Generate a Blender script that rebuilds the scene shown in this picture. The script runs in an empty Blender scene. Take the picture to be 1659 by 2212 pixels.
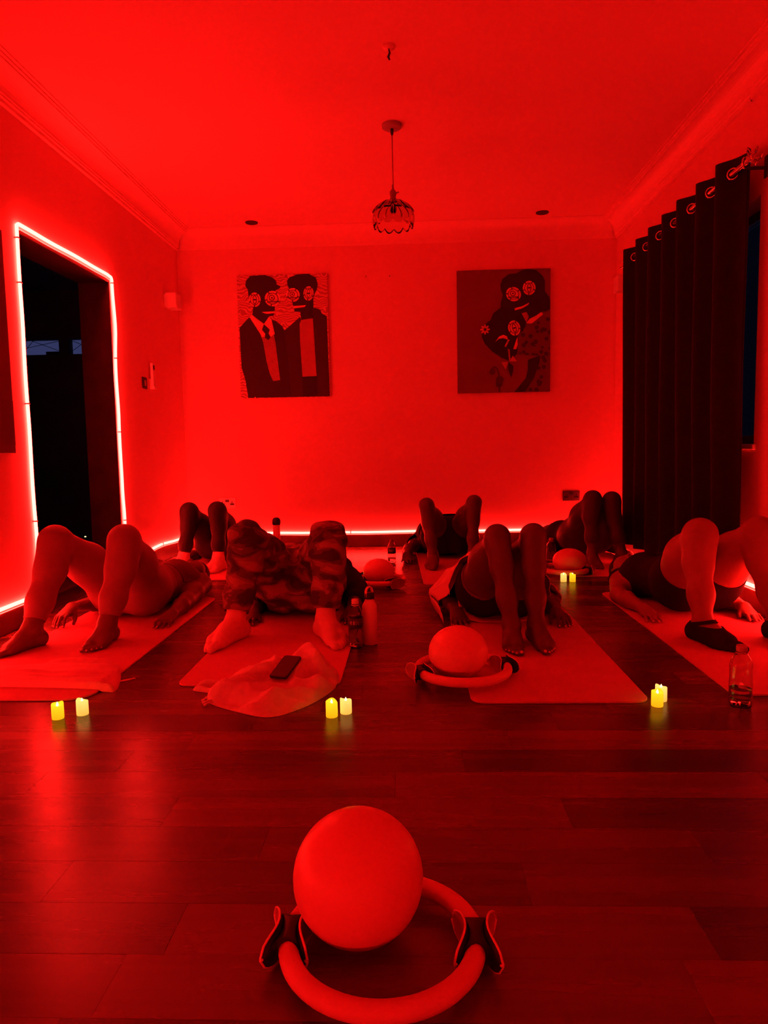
import bpy, bmesh, math, random
import numpy as np
from mathutils import Vector, Matrix, noise as mnoise

random.seed(7)
rng = np.random.default_rng(7)
SC = bpy.context.scene
COL = SC.collection

# ------------------------------------------------------------------ camera
F_PX, W_PX, H_PX, CAM_H = 1530.0, 1659.0, 2212.0, 0.88
YAW, PITCH, ROLL = math.radians(2.25), math.radians(5.27), -0.018
fw = Vector((-math.sin(YAW) * math.cos(PITCH), math.cos(YAW) * math.cos(PITCH), -math.sin(PITCH)))
rt = fw.cross(Vector((0, 0, 1))).normalized()
up = rt.cross(fw)
r2 = math.cos(ROLL) * rt + math.sin(ROLL) * up
u2 = -math.sin(ROLL) * rt + math.cos(ROLL) * up
cd = bpy.data.cameras.new('camera')
cd.sensor_fit = 'VERTICAL'
cd.sensor_height = 36.0
cd.lens = 36.0 * F_PX / H_PX
cd.clip_start = 0.02
cam = bpy.data.objects.new('camera', cd)
cam.matrix_world = Matrix(((r2.x, u2.x, -fw.x, 0), (r2.y, u2.y, -fw.y, 0), (r2.z, u2.z, -fw.z, CAM_H), (0, 0, 0, 1)))
COL.objects.link(cam)
SC.camera = cam

# ------------------------------------------------------------------ world, exposure
EXPOSURE = 0.56
STRIP = 76.0                       # radiance of the red light rope
STRIP_COL = (1.0, 0.0104, 0.0076)
SC.view_settings.view_transform = 'Standard'
SC.view_settings.look = 'None'
SC.view_settings.gamma = 1.0
SC.view_settings.use_curve_mapping = False
SC.view_settings.exposure = EXPOSURE
wd = bpy.data.worlds.new('night_sky')
SC.world = wd
wd.use_nodes = True
wb = wd.node_tree.nodes['Background']
wb.inputs[0].default_value = (0.26, 0.29, 0.85, 1)
wb.inputs[1].default_value = 0.085
SC.cycles.use_denoising = True
SC.cycles.max_bounces = 8
SC.cycles.diffuse_bounces = 5
SC.cycles.use_adaptive_sampling = True
SC.cycles.adaptive_threshold = 0.12
SC.cycles.use_light_tree = False
SC.cycles.glossy_bounces = 4
SC.cycles.transmission_bounces = 6
SC.cycles.caustics_reflective = False
SC.cycles.caustics_refractive = False
SC.cycles.sample_clamp_indirect = 6.0

# room
XL, XR, YB, YF, ZC = -2.0, 1.765, 6.24, -1.6, 2.74
DOOR0, DOOR1, DOORZ, WT = 3.665, 4.79, 2.025, 0.195


# ------------------------------------------------------------------ materials
def mat(name, col, rough=0.6, spec=0.5, metal=0.0, vary=0.0, vscale=8.0, bump=0.0, bscale=60.0,
        trans=0.0, ior=1.45, sheen=0.0, emit=None, estr=0.0, rand=0.0, coat=0.0, sss=0.0):
    m = bpy.data.materials.new(name)
    m.use_nodes = True
    nt = m.node_tree
    b = nt.nodes['Principled BSDF']
    b.inputs['Roughness'].default_value = rough
    b.inputs['Specular IOR Level'].default_value = spec
    b.inputs['Metallic'].default_value = metal
    b.inputs['Transmission Weight'].default_value = trans
    b.inputs['IOR'].default_value = ior
    b.inputs['Sheen Weight'].default_value = sheen
    b.inputs['Coat Weight'].default_value = coat
    c = (*col, 1)
    b.inputs['Base Color'].default_value = c
    if emit:
        b.inputs['Emission Color'].default_value = (*emit, 1)
        b.inputs['Emission Strength'].default_value = estr
    tc = nt.nodes.new('ShaderNodeTexCoord')
    last = None
    if vary > 0:
        n = nt.nodes.new('ShaderNodeTexNoise')
        n.inputs['Scale'].default_value = vscale
        n.inputs['Detail'].default_value = 5
        nt.links.new(tc.outputs['Object'], n.inputs['Vector'])
        r = nt.nodes.new('ShaderNodeValToRGB')
        r.color_ramp.elements[0].position = 0.3
        r.color_ramp.elements[1].position = 0.72
        r.color_ramp.elements[0].color = tuple(x * (1 - vary) for x in col) + (1,)
        r.color_ramp.elements[1].color = tuple(min(1, x * (1 + vary)) for x in col) + (1,)
        nt.links.new(n.outputs['Fac'], r.inputs['Fac'])
        last = r.outputs['Color']
    if rand > 0:
        oi = nt.nodes.new('ShaderNodeObjectInfo')
        mr = nt.nodes.new('ShaderNodeMapRange')
        mr.inputs['To Min'].default_value = 1 - rand
        mr.inputs['To Max'].default_value = 1 + rand
        nt.links.new(oi.outputs['Random'], mr.inputs['Value'])
        mx = nt.nodes.new('ShaderNodeVectorMath')
        mx.operation = 'SCALE'
        if last:
            nt.links.new(last, mx.inputs[0])
        else:
            mx.inputs[0].default_value = col
        nt.links.new(mr.outputs['Result'], mx.inputs['Scale'])
        last = mx.outputs['Vector']
    if last:
        nt.links.new(last, b.inputs['Base Color'])
    if bump > 0:
        n2 = nt.nodes.new('ShaderNodeTexNoise')
        n2.inputs['Scale'].default_value = bscale
        n2.inputs['Detail'].default_value = 4
        nt.links.new(tc.outputs['Object'], n2.inputs['Vector'])
        bp = nt.nodes.new('ShaderNodeBump')
        bp.inputs['Strength'].default_value = bump
        bp.inputs['Distance'].default_value = 0.004
        nt.links.new(n2.outputs['Fac'], bp.inputs['Height'])
        nt.links.new(bp.outputs['Normal'], b.inputs['Normal'])
    return m


def plank_material():
    m = mat('dark_wood_plank', (0.27, 0.105, 0.05), rough=0.2, spec=0.5)
    nt = m.node_tree
    b = nt.nodes['Principled BSDF']
    tc = nt.nodes.new('ShaderNodeTexCoord')
    oi = nt.nodes.new('ShaderNodeObjectInfo')
    mp = nt.nodes.new('ShaderNodeMapping')
    mp.inputs['Scale'].default_value = (0.55, 9, 1)
    nt.links.new(tc.outputs['Object'], mp.inputs['Vector'])
    ofs = nt.nodes.new('ShaderNodeVectorMath')
    ofs.operation = 'MULTIPLY_ADD'
    ofs.inputs[1].default_value = (1, 1, 1)
    cmb = nt.nodes.new('ShaderNodeCombineXYZ')
    mul = nt.nodes.new('ShaderNodeMath')
    mul.operation = 'MULTIPLY'
    mul.inputs[1].default_value = 60
    nt.links.new(oi.outputs['Random'], mul.inputs[0])
    nt.links.new(mul.outputs[0], cmb.inputs['X'])
    nt.links.new(mul.outputs[0], cmb.inputs['Y'])
    nt.links.new(mp.outputs['Vector'], ofs.inputs[0])
    nt.links.new(cmb.outputs['Vector'], ofs.inputs[2])
    n = nt.nodes.new('ShaderNodeTexNoise')
    n.inputs['Scale'].default_value = 1.6
    n.inputs['Detail'].default_value = 4
    n.inputs['Distortion'].default_value = 0.3
    nt.links.new(ofs.outputs['Vector'], n.inputs['Vector'])
    r = nt.nodes.new('ShaderNodeValToRGB')
    r.color_ramp.elements[0].position = 0.3
    r.color_ramp.elements[1].position = 0.75
    r.color_ramp.elements[0].color = (0.078, 0.028, 0.015, 1)
    r.color_ramp.elements[1].color = (0.118, 0.044, 0.023, 1)
    nt.links.new(n.outputs['Fac'], r.inputs['Fac'])
    mr = nt.nodes.new('ShaderNodeMapRange')
    mr.inputs['To Min'].default_value = 0.55
    mr.inputs['To Max'].default_value = 1.65
    nt.links.new(oi.outputs['Random'], mr.inputs['Value'])
    sc = nt.nodes.new('ShaderNodeVectorMath')
    sc.operation = 'SCALE'
    nt.links.new(r.outputs['Color'], sc.inputs[0])
    nt.links.new(mr.outputs['Result'], sc.inputs['Scale'])
    nt.links.new(sc.outputs['Vector'], b.inputs['Base Color'])
    rr = nt.nodes.new('ShaderNodeMapRange')
    rr.inputs['To Min'].default_value = 0.22
    rr.inputs['To Max'].default_value = 0.32
    nt.links.new(n.outputs['Fac'], rr.inputs['Value'])
    nt.links.new(rr.outputs['Result'], b.inputs['Roughness'])
    bp = nt.nodes.new('ShaderNodeBump')
    bp.inputs['Strength'].default_value = 0.03
    bp.inputs['Distance'].default_value = 0.002
    nt.links.new(n.outputs['Fac'], bp.inputs['Height'])
    nt.links.new(bp.outputs['Normal'], b.inputs['Normal'])
    return m


def pattern_material(name, cols, scale, kind='camo', rough=0.8):
    """several flat tones laid out by a procedural pattern"""
    m = mat(name, cols[0], rough=rough)
    nt = m.node_tree
    b = nt.nodes['Principled BSDF']
    tc = nt.nodes.new('ShaderNodeTexCoord')
    r = nt.nodes.new('ShaderNodeValToRGB')
    if kind == 'camo':
        mp = nt.nodes.new('ShaderNodeMapping')
        mp.inputs['Scale'].default_value = (1, 1, 1.9)
        nt.links.new(tc.outputs['Object'], mp.inputs['Vector'])
        n = nt.nodes.new('ShaderNodeTexNoise')
        n.inputs['Scale'].default_value = scale
        n.inputs['Detail'].default_value = 2.0
        n.inputs['Distortion'].default_value = 0.9
        nt.links.new(mp.outputs['Vector'], n.inputs['Vector'])
        nt.links.new(n.outputs['Fac'], r.inputs['Fac'])
        stops = [0.0, 0.43, 0.51, 0.6]
        r.color_ramp.interpolation = 'CONSTANT'
    elif kind == 'grain':
        n = nt.nodes.new('ShaderNodeTexWave')
        n.wave_type = 'RINGS'
        n.inputs['Scale'].default_value = scale
        n.inputs['Distortion'].default_value = 16
        n.inputs['Detail'].default_value = 1
        n.inputs['Detail Scale'].default_value = 0.9
        nt.links.new(tc.outputs['Object'], n.inputs['Vector'])
        nt.links.new(n.outputs['Fac'], r.inputs['Fac'])
        stops = [0.25, 0.7]
    else:  # spots
        n = nt.nodes.new('ShaderNodeTexVoronoi')
        n.inputs['Scale'].default_value = scale
        nt.links.new(tc.outputs['Object'], n.inputs['Vector'])
        nt.links.new(n.outputs['Distance'], r.inputs['Fac'])
        stops = [0.0, 0.16, 0.36]
        r.color_ramp.interpolation = 'CONSTANT'
    e = r.color_ramp.elements
    while len(e) < len(cols):
        e.new(0.5)
    for i, c in enumerate(cols):
        e[i].position = stops[i]
        e[i].color = (*c, 1)
    nt.links.new(r.outputs['Color'], b.inputs['Base Color'])
    return m


def emission(name, col, s):
    m = bpy.data.materials.new(name)
    m.use_nodes = True
    nt = m.node_tree
    nt.nodes.remove(nt.nodes['Principled BSDF'])
    e = nt.nodes.new('ShaderNodeEmission')
    e.inputs['Color'].default_value = (*col, 1)
    e.inputs['Strength'].default_value = s
    nt.links.new(e.outputs[0], nt.nodes['Material Output'].inputs['Surface'])
    return m


M = dict(
    wall=mat('wall_paint', (0.74, 0.44, 0.40), 0.75, 0.25, vary=0.03, vscale=2.5, bump=0.12, bscale=90),
    ceiling=mat('ceiling_paint', (0.78, 0.5, 0.46), 0.85, 0.15, vary=0.02, vscale=1.5),
    cornice=mat('cornice_plaster', (0.8, 0.52, 0.48), 0.6, 0.3),
    base=mat('baseboard_wood', (0.17, 0.07, 0.04), 0.35, 0.5, vary=0.25, vscale=6),
    plank=plank_material(),
    subfloor=mat('joint_dirt', (0.02, 0.012, 0.01), 0.9),
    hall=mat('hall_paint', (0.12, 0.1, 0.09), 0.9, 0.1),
    jamb=mat('door_lining_wood', (0.035, 0.014, 0.008), 0.5, 0.3, vary=0.3, vscale=9),
    glass=mat('window_glass', (0.9, 0.93, 0.95), 0.03, 0.5, trans=1.0, ior=1.05),
    winframe=mat('window_frame', (0.05, 0.045, 0.045), 0.4, 0.4),
    sill=mat('window_sill', (0.7, 0.66, 0.6), 0.4, 0.5),
    night=mat('night_facade', (0.006, 0.006, 0.006), 0.9),
    rope=emission('red_light_rope', STRIP_COL, STRIP),
    rope_spill=emission('red_rope_spill_glow', STRIP_COL, STRIP * 0.5),  # glow of the added line that imitates spill beside the rope
    clip=mat('clip_plastic', (0.3, 0.28, 0.28), 0.3, 0.5),
    plastic_w=mat('white_plastic', (0.75, 0.72, 0.7), 0.35, 0.5),
    steel=mat('brushed_steel', (0.55, 0.53, 0.52), 0.22, metal=1.0),
    chrome=mat('chrome', (0.75, 0.7, 0.7), 0.12, metal=1.0),
    black=mat('black_plastic', (0.012, 0.011, 0.011), 0.45, 0.4),
    curtain=mat('blackout_cloth', (0.013, 0.01, 0.01), 0.85, 0.1, sheen=0.05, vary=0.15, vscale=30),
    lampglass=mat('ribbed_glass', (0.9, 0.78, 0.72), 0.05, 0.5, trans=1.0, ior=1.14),
    brass=mat('dark_brass', (0.25, 0.13, 0.06), 0.35, metal=0.8),
    greymetal=mat('grey_cover', (0.28, 0.25, 0.24), 0.5, 0.4),
    mat_a=mat('mat_foam_rose', (0.68, 0.25, 0.3), 0.75, 0.25, vary=0.04, vscale=14, bump=0.25, bscale=500),
    mat_b=mat('mat_foam_plum', (0.57, 0.2, 0.27), 0.75, 0.25, vary=0.04, vscale=14, bump=0.25, bscale=500),
    mat_edge=mat('mat_foam_edge', (0.25, 0.1, 0.13), 0.8, 0.2),
    ball=mat('soft_vinyl_ball', (0.84, 0.36, 0.33), 0.33, 0.45, vary=0.03, vscale=5, bump=0.08, bscale=700),
    ball_plug=mat('ball_plug', (0.6, 0.5, 0.5), 0.4),
    foam=mat('ring_foam', (0.74, 0.3, 0.3), 0.5, 0.4, bump=0.1, bscale=400),
    pad=mat('ring_pad', (0.42, 0.16, 0.17), 0.5, 0.4),
    rim=mat('ring_pad_rim', (0.8, 0.42, 0.48), 0.35, 0.5),
    pet=mat('clear_plastic', (0.93, 0.94, 0.95), 0.06, 0.5, trans=1.0, ior=1.38),
    water=mat('water', (0.93, 0.96, 0.98), 0.0, 0.5, trans=1.0, ior=1.33),
    label=mat('dark_label', (0.045, 0.03, 0.04), 0.5),
    print=mat('label_print', (0.5, 0.45, 0.48), 0.5),
    flask=mat('enamel_flask', (0.78, 0.5, 0.5), 0.35, 0.5),
    cloth_w=mat('light_fleece', (0.7, 0.5, 0.5), 0.95, 0.1, sheen=0.3, vary=0.1, vscale=20, bump=0.4, bscale=260),
    cloth_r=mat('pink_cloth', (0.82, 0.42, 0.47), 0.95, 0.1, sheen=0.3, vary=0.06, vscale=20, bump=0.35, bscale=220),
    phone=mat('phone_glass', (0.01, 0.009, 0.01), 0.12, 0.5),
    paper=mat('crumpled_paper', (0.5, 0.36, 0.3), 0.8, 0.2, vary=0.2, vscale=12),
    skin1=mat('skin_brown', (0.15, 0.075, 0.05), 0.5, 0.4, vary=0.1, vscale=9),
    skin2=mat('skin_deep', (0.09, 0.045, 0.03), 0.48, 0.4, vary=0.12, vscale=9),
    skin3=mat('skin_mid', (0.29, 0.15, 0.1), 0.5, 0.4, vary=0.08, vscale=9),
    legg1=mat('rose_leggings', (0.25, 0.12, 0.13), 0.6, 0.35, vary=0.05, vscale=16),
    legg_dark=mat('black_leggings', (0.055, 0.03, 0.033), 0.6, 0.35, vary=0.1, vscale=16),
    legg_ink=mat('ink_leggings', (0.024, 0.015, 0.016), 0.6, 0.3, vary=0.1, vscale=16),
    black_cloth=mat('black_cloth', (0.016, 0.012, 0.013), 0.85, 0.15, vary=0.1, vscale=16),
    top1=mat('maroon_top', (0.14, 0.05, 0.05), 0.75, 0.2, vary=0.15, vscale=14),
    tee=mat('white_tee', (0.74, 0.5, 0.48), 0.9, 0.1, vary=0.06, vscale=10),
    sock_w=mat('light_socks', (0.78, 0.5, 0.5), 0.95, 0.05, vary=0.06, vscale=30, bump=0.3, bscale=420),
    shorts3=mat('maroon_shorts', (0.13, 0.055, 0.05), 0.7, 0.2),
    sock_d=mat('black_grip_socks', (0.02, 0.014, 0.015), 0.85, 0.1),
    hair=mat('black_hair', (0.012, 0.009, 0.008), 0.6, 0.4, bump=0.6, bscale=160),
    nail=mat('nail', (0.6, 0.35, 0.36), 0.3, 0.5),
    camo=pattern_material('camouflage_cloth', [(0.04, 0.022, 0.02), (0.1, 0.05, 0.045), (0.22, 0.11, 0.1), (0.31, 0.16, 0.14)], 6.2),
)

for _n in ('rope_spill',):
    M[_n].cycles.emission_sampling = 'NONE'


# ------------------------------------------------------------------ mesh helpers
def obj(name, verts, faces, m, parent=None, smooth=True, kind=None):
    me = bpy.data.meshes.new(name)
    me.from_pydata([tuple(v) for v in verts], [], [tuple(int(i) for i in f) for f in faces])
    me.validate()
    if smooth:
        me.polygons.foreach_set('use_smooth', [True] * len(me.polygons))
    if m:
        me.materials.append(m)
    o = bpy.data.objects.new(name, me)
    COL.objects.link(o)
    if parent:
        o.parent = parent
    if kind:
        o['kind'] = kind
    return o


def obj_np(name, V, Fq, m, parent=None):
    """fast path for big numpy meshes"""
    me = bpy.data.meshes.new(name)
    n = Fq.shape[1]
    me.vertices.add(len(V))
    me.vertices.foreach_set('co', V.astype(np.float32).ravel())
    me.loops.add(Fq.size)
    me.loops.foreach_set('vertex_index', Fq.astype(np.int32).ravel())
    me.polygons.add(len(Fq))
    me.polygons.foreach_set('loop_start', np.arange(0, Fq.size, n, dtype=np.int32))
    me.update(calc_edges=True)
    me.polygons.foreach_set('use_smooth', [True] * len(me.polygons))
    me.materials.append(m)
    o = bpy.data.objects.new(name, me)
    COL.objects.link(o)
    if parent:
        o.parent = parent
    return o


def empty(name, loc, label=None, cat=None, group=None, kind=None, rz=0.0):
    o = bpy.data.objects.new(name, None)
    o.empty_display_size = 0.05
    COL.objects.link(o)
    o.location = loc
    o.rotation_euler = (0, 0, rz)
    return tag(o, label, cat, group, kind)


def tag(o, label=None, cat=None, group=None, kind=None):
    if label:
        o['label'] = label
    if cat:
        o['category'] = cat
    if group:
        o['group'] = group
    if kind:
        o['kind'] = kind
    return o


def box_vf(x0, x1, y0, y1, z0, z1):
    v = [(x0, y0, z0), (x1, y0, z0), (x1, y1, z0), (x0, y1, z0), (x0, y0, z1), (x1, y0, z1), (x1, y1, z1), (x0, y1, z1)]
    f = [(3, 2, 1, 0), (4, 5, 6, 7), (0, 1, 5, 4), (1, 2, 6, 5), (2, 3, 7, 6), (3, 0, 4, 7)]
    return v, f


def join_vf(parts):
    V, Fc = [], []
    for v, f in parts:
        o = len(V)
        V += list(v)
        Fc += [tuple(i + o for i in q) for q in f]
    return V, Fc


def boxes(name, bxs, m, parent=None, kind=None, bevel=0.0):
    v, f = join_vf([box_vf(*b) for b in bxs])
    o = obj(name, v, f, m, parent, smooth=False, kind=kind)
    if bevel:
        add_bevel(o, bevel)
    return o


def add_bevel(o, w, seg=2):
    md = o.modifiers.new('bevel', 'BEVEL')
    md.width = w
    md.segments = seg
    md.limit_method = 'ANGLE'
    return md


def lathe_vf(prof, n=24, mod=None, closed_top=True, closed_bot=True):
    """prof: list of (r, z); mod(theta, i) -> radius factor"""
    V, Fc = [], []
    for i, (r, z) in enumerate(prof):
        for k in range(n):
            t = 2 * math.pi * k / n
            q = r * (mod(t, i) if mod else 1.0)
            V.append((q * math.cos(t), q * math.sin(t), z))
    for i in range(len(prof) - 1):
        for k in range(n):
            a, b = i * n + k, i * n + (k + 1) % n
            Fc.append((a, b, b + n, a + n))
    if closed_bot:
        Fc.append(tuple(reversed(range(n))))
    if closed_top:
        Fc.append(tuple(range((len(prof) - 1) * n, len(prof) * n)))
    return V, Fc


def tube_vf(pts, r, n=8, closed=False, caps=True):
    P = [Vector(p) for p in pts]
    N = len(P)
    V, Fc = [], []
    up0 = None
    for i in range(N):
        if closed:
            t = (P[(i + 1) % N] - P[i - 1]).normalized()
        else:
            t = (P[min(i + 1, N - 1)] - P[max(i - 1, 0)]).normalized()
        if up0 is None:
            up0 = Vector((0, 0, 1)) if abs(t.z) < 0.9 else Vector((0, 1, 0))
        s = t.cross(up0)
        if s.length < 1e-4:
            s = t.cross(Vector((1, 0.3, 0)))
        s.normalize()
        u = s.cross(t).normalized()
        up0 = u
        ri = r[i] if hasattr(r, '__len__') else r
        for k in range(n):
            a = 2 * math.pi * k / n
            V.append(tuple(P[i] + s * (ri * math.cos(a)) + u * (ri * math.sin(a))))
    for i in range(N if closed else N - 1):
        for k in range(n):
            a, b = i * n + k, i * n + (k + 1) % n
            c, d = ((i + 1) % N) * n + (k + 1) % n, ((i + 1) % N) * n + k
            Fc.append((a, d, c, b))
    if caps and not closed:
        Fc.append(tuple(range(n)))
        Fc.append(tuple(reversed(range((N - 1) * n, N * n))))
    return V, Fc


def prism_vf(poly, z0, z1):
    n = len(poly)
    V = [(x, y, z0) for x, y in poly] + [(x, y, z1) for x, y in poly]
    Fc = [tuple(reversed(range(n))), tuple(range(n, 2 * n))]
    for i in range(n):
        j = (i + 1) % n
        Fc.append((i, j, j + n, i + n))
    return V, Fc


def rounded_rect(x0, x1, y0, y1, r, n=8):
    out = []
    for cx, cy, a0 in ((x1 - r, y0 + r, -90), (x1 - r, y1 - r, 0), (x0 + r, y1 - r, 90), (x0 + r, y0 + r, 180)):
        for k in range(n + 1):
            a = math.radians(a0 + 90 * k / n)
            out.append((cx + r * math.cos(a), cy + r * math.sin(a)))
    return out


# ================================================================== SETTING
# floor: sub-floor slab and every plank on it
floor = boxes('floor', [(XL - 0.02, XR + 0.02, YF, YB + 0.02, -0.06, -0.008)], M['subfloor'], kind='structure')
PW, PL = 0.14, 0.962
known = {7: 0.515, 8: 0.22, 9: 0.62, 10: 0.36, 11: -0.053, 12: 0.135, 13: 0.285, 14: 0.445, 15: 0.646, 6: 0.45}
mesh_cache = {}
y = 1.15 - PW * 20
k = 7 - 20
while y < YB - 0.005:
    y1 = min(y + PW, YB)
    ys = max(y, YF)
    if y1 - ys > 0.02:
        e0 = known.get(k, random.random() * PL)
        e0 = e0 - math.ceil((e0 - XL) / PL) * PL
        x = e0
        while x < XR - 0.002:
            a, b = max(x, XL), min(x + PL, XR)
            x += PL
            if b - a < 0.02:
                continue
            key = (round(b - a, 4), round(y1 - ys, 4))
            if key not in mesh_cache:
                L, Wd = b - a, y1 - ys
                g = 0.0001
                c = 0.0003
                v = [(g, g, -0.008), (L - g, g, -0.008), (L - g, Wd - g, -0.008), (g, Wd - g, -0.008),
                     (g, g, -c), (L - g, g, -c), (L - g, Wd - g, -c), (g, Wd - g, -c),
                     (g + c, g + c, 0), (L - g - c, g + c, 0), (L - g - c, Wd - g - c, 0), (g + c, Wd - g - c, 0)]
                f = [(3, 2, 1, 0)]
                for q in (0, 4):
                    for i in range(4):
                        j = (i + 1) % 4
                        f.append((q + i, q + j, q + j + 4, q + i + 4))
                f.append((8, 9, 10, 11))
                me = bpy.data.meshes.new('plank')
                me.from_pydata(v, [], f)
                me.materials.append(M['plank'])
                mesh_cache[key] = me
            o = bpy.data.objects.new('plank', mesh_cache[key])
            COL.objects.link(o)
            o.location = (a, ys, random.uniform(-0.0004, 0.0))
            o.parent = floor
    y += PW
    k += 1

# walls
T = WT
wl = boxes('wall_left', [(XL - T, XL, YF - 0.2, DOOR0, -0.05, ZC + 0.1), (XL - T, XL, DOOR1, YB + 0.2, -0.05, ZC + 0.1),
                         (XL - T, XL, DOOR0, DOOR1, DOORZ, ZC + 0.1)], M['wall'], kind='structure')
wbk = boxes('wall_back', [(XL, XR, YB, YB + 0.2, -0.05, ZC + 0.1)], M['wall'], kind='structure')
WIN = (3.735, 5.42, 0.855, 2.1)
wr = boxes('wall_right', [(XR, XR + T, YF - 0.2, WIN[0], -0.05, ZC + 0.1), (XR, XR + T, WIN[1], YB + 0.2, -0.05, ZC + 0.1),
                          (XR, XR + T, WIN[0], WIN[1], -0.05, WIN[2]), (XR, XR + T, WIN[0], WIN[1], WIN[3], ZC + 0.1)],
           M['wall'], kind='structure')
wf = boxes('wall_front', [(XL, XR, YF - 0.2, YF, -0.05, ZC + 0.1)], M['wall'], kind='structure')
ce = boxes('ceiling', [(XL, XR, YF, YB, ZC, ZC + 0.1)], M['ceiling'], kind='structure')

# cornice: coved profile with beads, mitred run along each wall
prof = [(0.0, -0.145), (0.022, -0.145), (0.022, -0.128), (0.030, -0.122), (0.030, -0.112)]
for i in range(9):
    a = math.pi / 2 * i / 8
    prof.append((0.034 + 0.085 * (1 - math.cos(a)), -0.108 + 0.082 * math.sin(a)))
prof += [(0.125, -0.026), (0.125, -0.018), (0.137, -0.014), (0.137, -0.006), (0.155, -0.006), (0.155, 0.0), (0.0, 0.0)]


plain = [(0.0, -0.14)] + [(0.155 * (1 - math.cos(math.pi / 2 * i / 12)) + 0.004, -0.135 + 0.135 * math.sin(math.pi / 2 * i / 12)) for i in range(13)] + [(0.0, 0.0)]


def cornice(name, p0, p1, inward, prof=prof):
    d = (Vector(p1) - Vector(p0)).normalized()
    V, Fc = [], []
    for P, s in ((p0, 1), (p1, -1)):
        for a, z in prof:
            q = Vector(P) + Vector(inward) * a + d * (a * s)
            V.append((q.x, q.y, ZC + z))
    n = len(prof)
    for i in range(n - 1):
        Fc.append((i, i + 1, n + i + 1, n + i))
    return obj(name, V, Fc, M['cornice'], smooth=(prof is plain), kind='structure')


cornice('trim_1', (XL, YF, 0), (XL, YB, 0), (1, 0, 0))
cornice('trim_2', (XL, YB, 0), (XR, YB, 0), (0, -1, 0), plain)
cornice('trim_3', (XR, YB, 0), (XR, YF, 0), (-1, 0, 0))
cornice('trim_4', (XR, YF, 0), (XL, YF, 0), (0, 1, 0))

BH, BT = 0.118, 0.016
boxes('baseboard_left', [(XL, XL + BT, YF, DOOR0 - 0.05, 0, BH), (XL, XL + BT, DOOR1 + 0.03, YB, 0, BH)], M['base'], kind='structure', bevel=0.004)
boxes('baseboard_back', [(XL + BT, XR - BT, YB - BT, YB, 0, BH)], M['base'], kind='structure', bevel=0.004)
boxes('baseboard_right', [(XR - BT, XR, YF, YB, 0, BH)], M['base'], kind='structure', bevel=0.004)
boxes('baseboard_front', [(XL + BT, XR - BT, YF, YF + BT, 0, BH)], M['base'], kind='structure', bevel=0.004)

# doorway lining and the dark hall behind it
door = empty('door_1', (XL - T / 2, (DOOR0 + DOOR1) / 2, 0), 'open doorway lined in dark wood, outlined by the red light rope', kind='structure')


def child_world(o, parent):
    o.parent = parent
    o.matrix_parent_inverse = Matrix.Translation(parent.location).inverted() if parent.rotation_euler.z == 0 else (
        Matrix.Translation(parent.location) @ Matrix.Rotation(parent.rotation_euler.z, 4, 'Z')).inverted()
    return o


LT = 0.022
for nm, b in (('jamb', (XL - T - 0.01, XL + 0.004, DOOR0, DOOR0 + LT, 0, DOORZ)),
              ('jamb', (XL - T - 0.01, XL + 0.004, DOOR1 - LT, DOOR1, 0, DOORZ)),
              ('head_lining', (XL - T - 0.01, XL + 0.004, DOOR0 + LT, DOOR1 - LT, DOORZ - LT, DOORZ)),
              ('threshold', (XL - T - 0.01, XL, DOOR0 + LT, DOOR1 - LT, -0.01, 0.006))):
    child_world(boxes(nm, [b], M['jamb'], bevel=0.003), door)
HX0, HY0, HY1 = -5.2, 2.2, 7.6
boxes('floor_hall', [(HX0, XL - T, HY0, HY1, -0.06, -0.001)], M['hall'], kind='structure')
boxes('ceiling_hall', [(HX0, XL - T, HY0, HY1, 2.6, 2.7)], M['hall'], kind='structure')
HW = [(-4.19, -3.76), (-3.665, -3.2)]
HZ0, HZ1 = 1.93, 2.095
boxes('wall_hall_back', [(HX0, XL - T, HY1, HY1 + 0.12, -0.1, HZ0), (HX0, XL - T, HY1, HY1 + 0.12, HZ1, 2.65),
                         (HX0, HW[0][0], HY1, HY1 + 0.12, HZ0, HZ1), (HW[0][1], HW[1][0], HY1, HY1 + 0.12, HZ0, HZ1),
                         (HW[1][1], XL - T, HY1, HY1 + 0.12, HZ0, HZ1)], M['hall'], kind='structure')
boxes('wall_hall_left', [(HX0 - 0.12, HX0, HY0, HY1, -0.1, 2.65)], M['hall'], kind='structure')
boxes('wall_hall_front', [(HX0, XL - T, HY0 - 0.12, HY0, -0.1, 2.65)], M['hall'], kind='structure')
hw = empty('window_2', (-3.65, HY1, HZ0), 'narrow high window of two panes in the dark hall', kind='structure')
for a, b in HW:
    child_world(boxes('pane', [(a, b, HY1 + 0.05, HY1 + 0.055, HZ0, HZ1)], M['glass']), hw)
child_world(boxes('latch_plate', [(-3.9, -3.76, HY1 - 0.01, HY1 + 0.04, HZ0, HZ0 + 0.03)], M['winframe']), hw)
for xa, za, xb, zb_ in [(-4.19, 2.0, -3.76, 2.08), (-4.1, 2.095, -3.76, 1.965), (-4.19, 1.95, -4.05, 2.095), (-3.665, 1.95, -3.45, 2.09), (-3.665, 2.09, -3.4, 1.98)]:
    v, f = tube_vf([(xa, HY1 + 0.045, za), (xb, HY1 + 0.045, zb_)], 0.003, 5)
    child_world(obj('glazing_wire', v, f, M['black']), hw)
# yellow glint low in the hall, added as a tiny glowing bead
v, f = lathe_vf([(0.0, -0.009), (0.007, -0.006), (0.009, 0), (0.007, 0.006), (0.0, 0.009)], 10, closed_bot=False, closed_top=False)
sb = obj('hall_glint', v, f, emission('hall_glint_glow', (1, 0.85, 0.25), 2.5))
sb.location = (-3.4, 7.2, 0.0)
tag(sb, 'tiny pale yellow glint low in the dark hall, added as a glowing bead', 'light')

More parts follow.
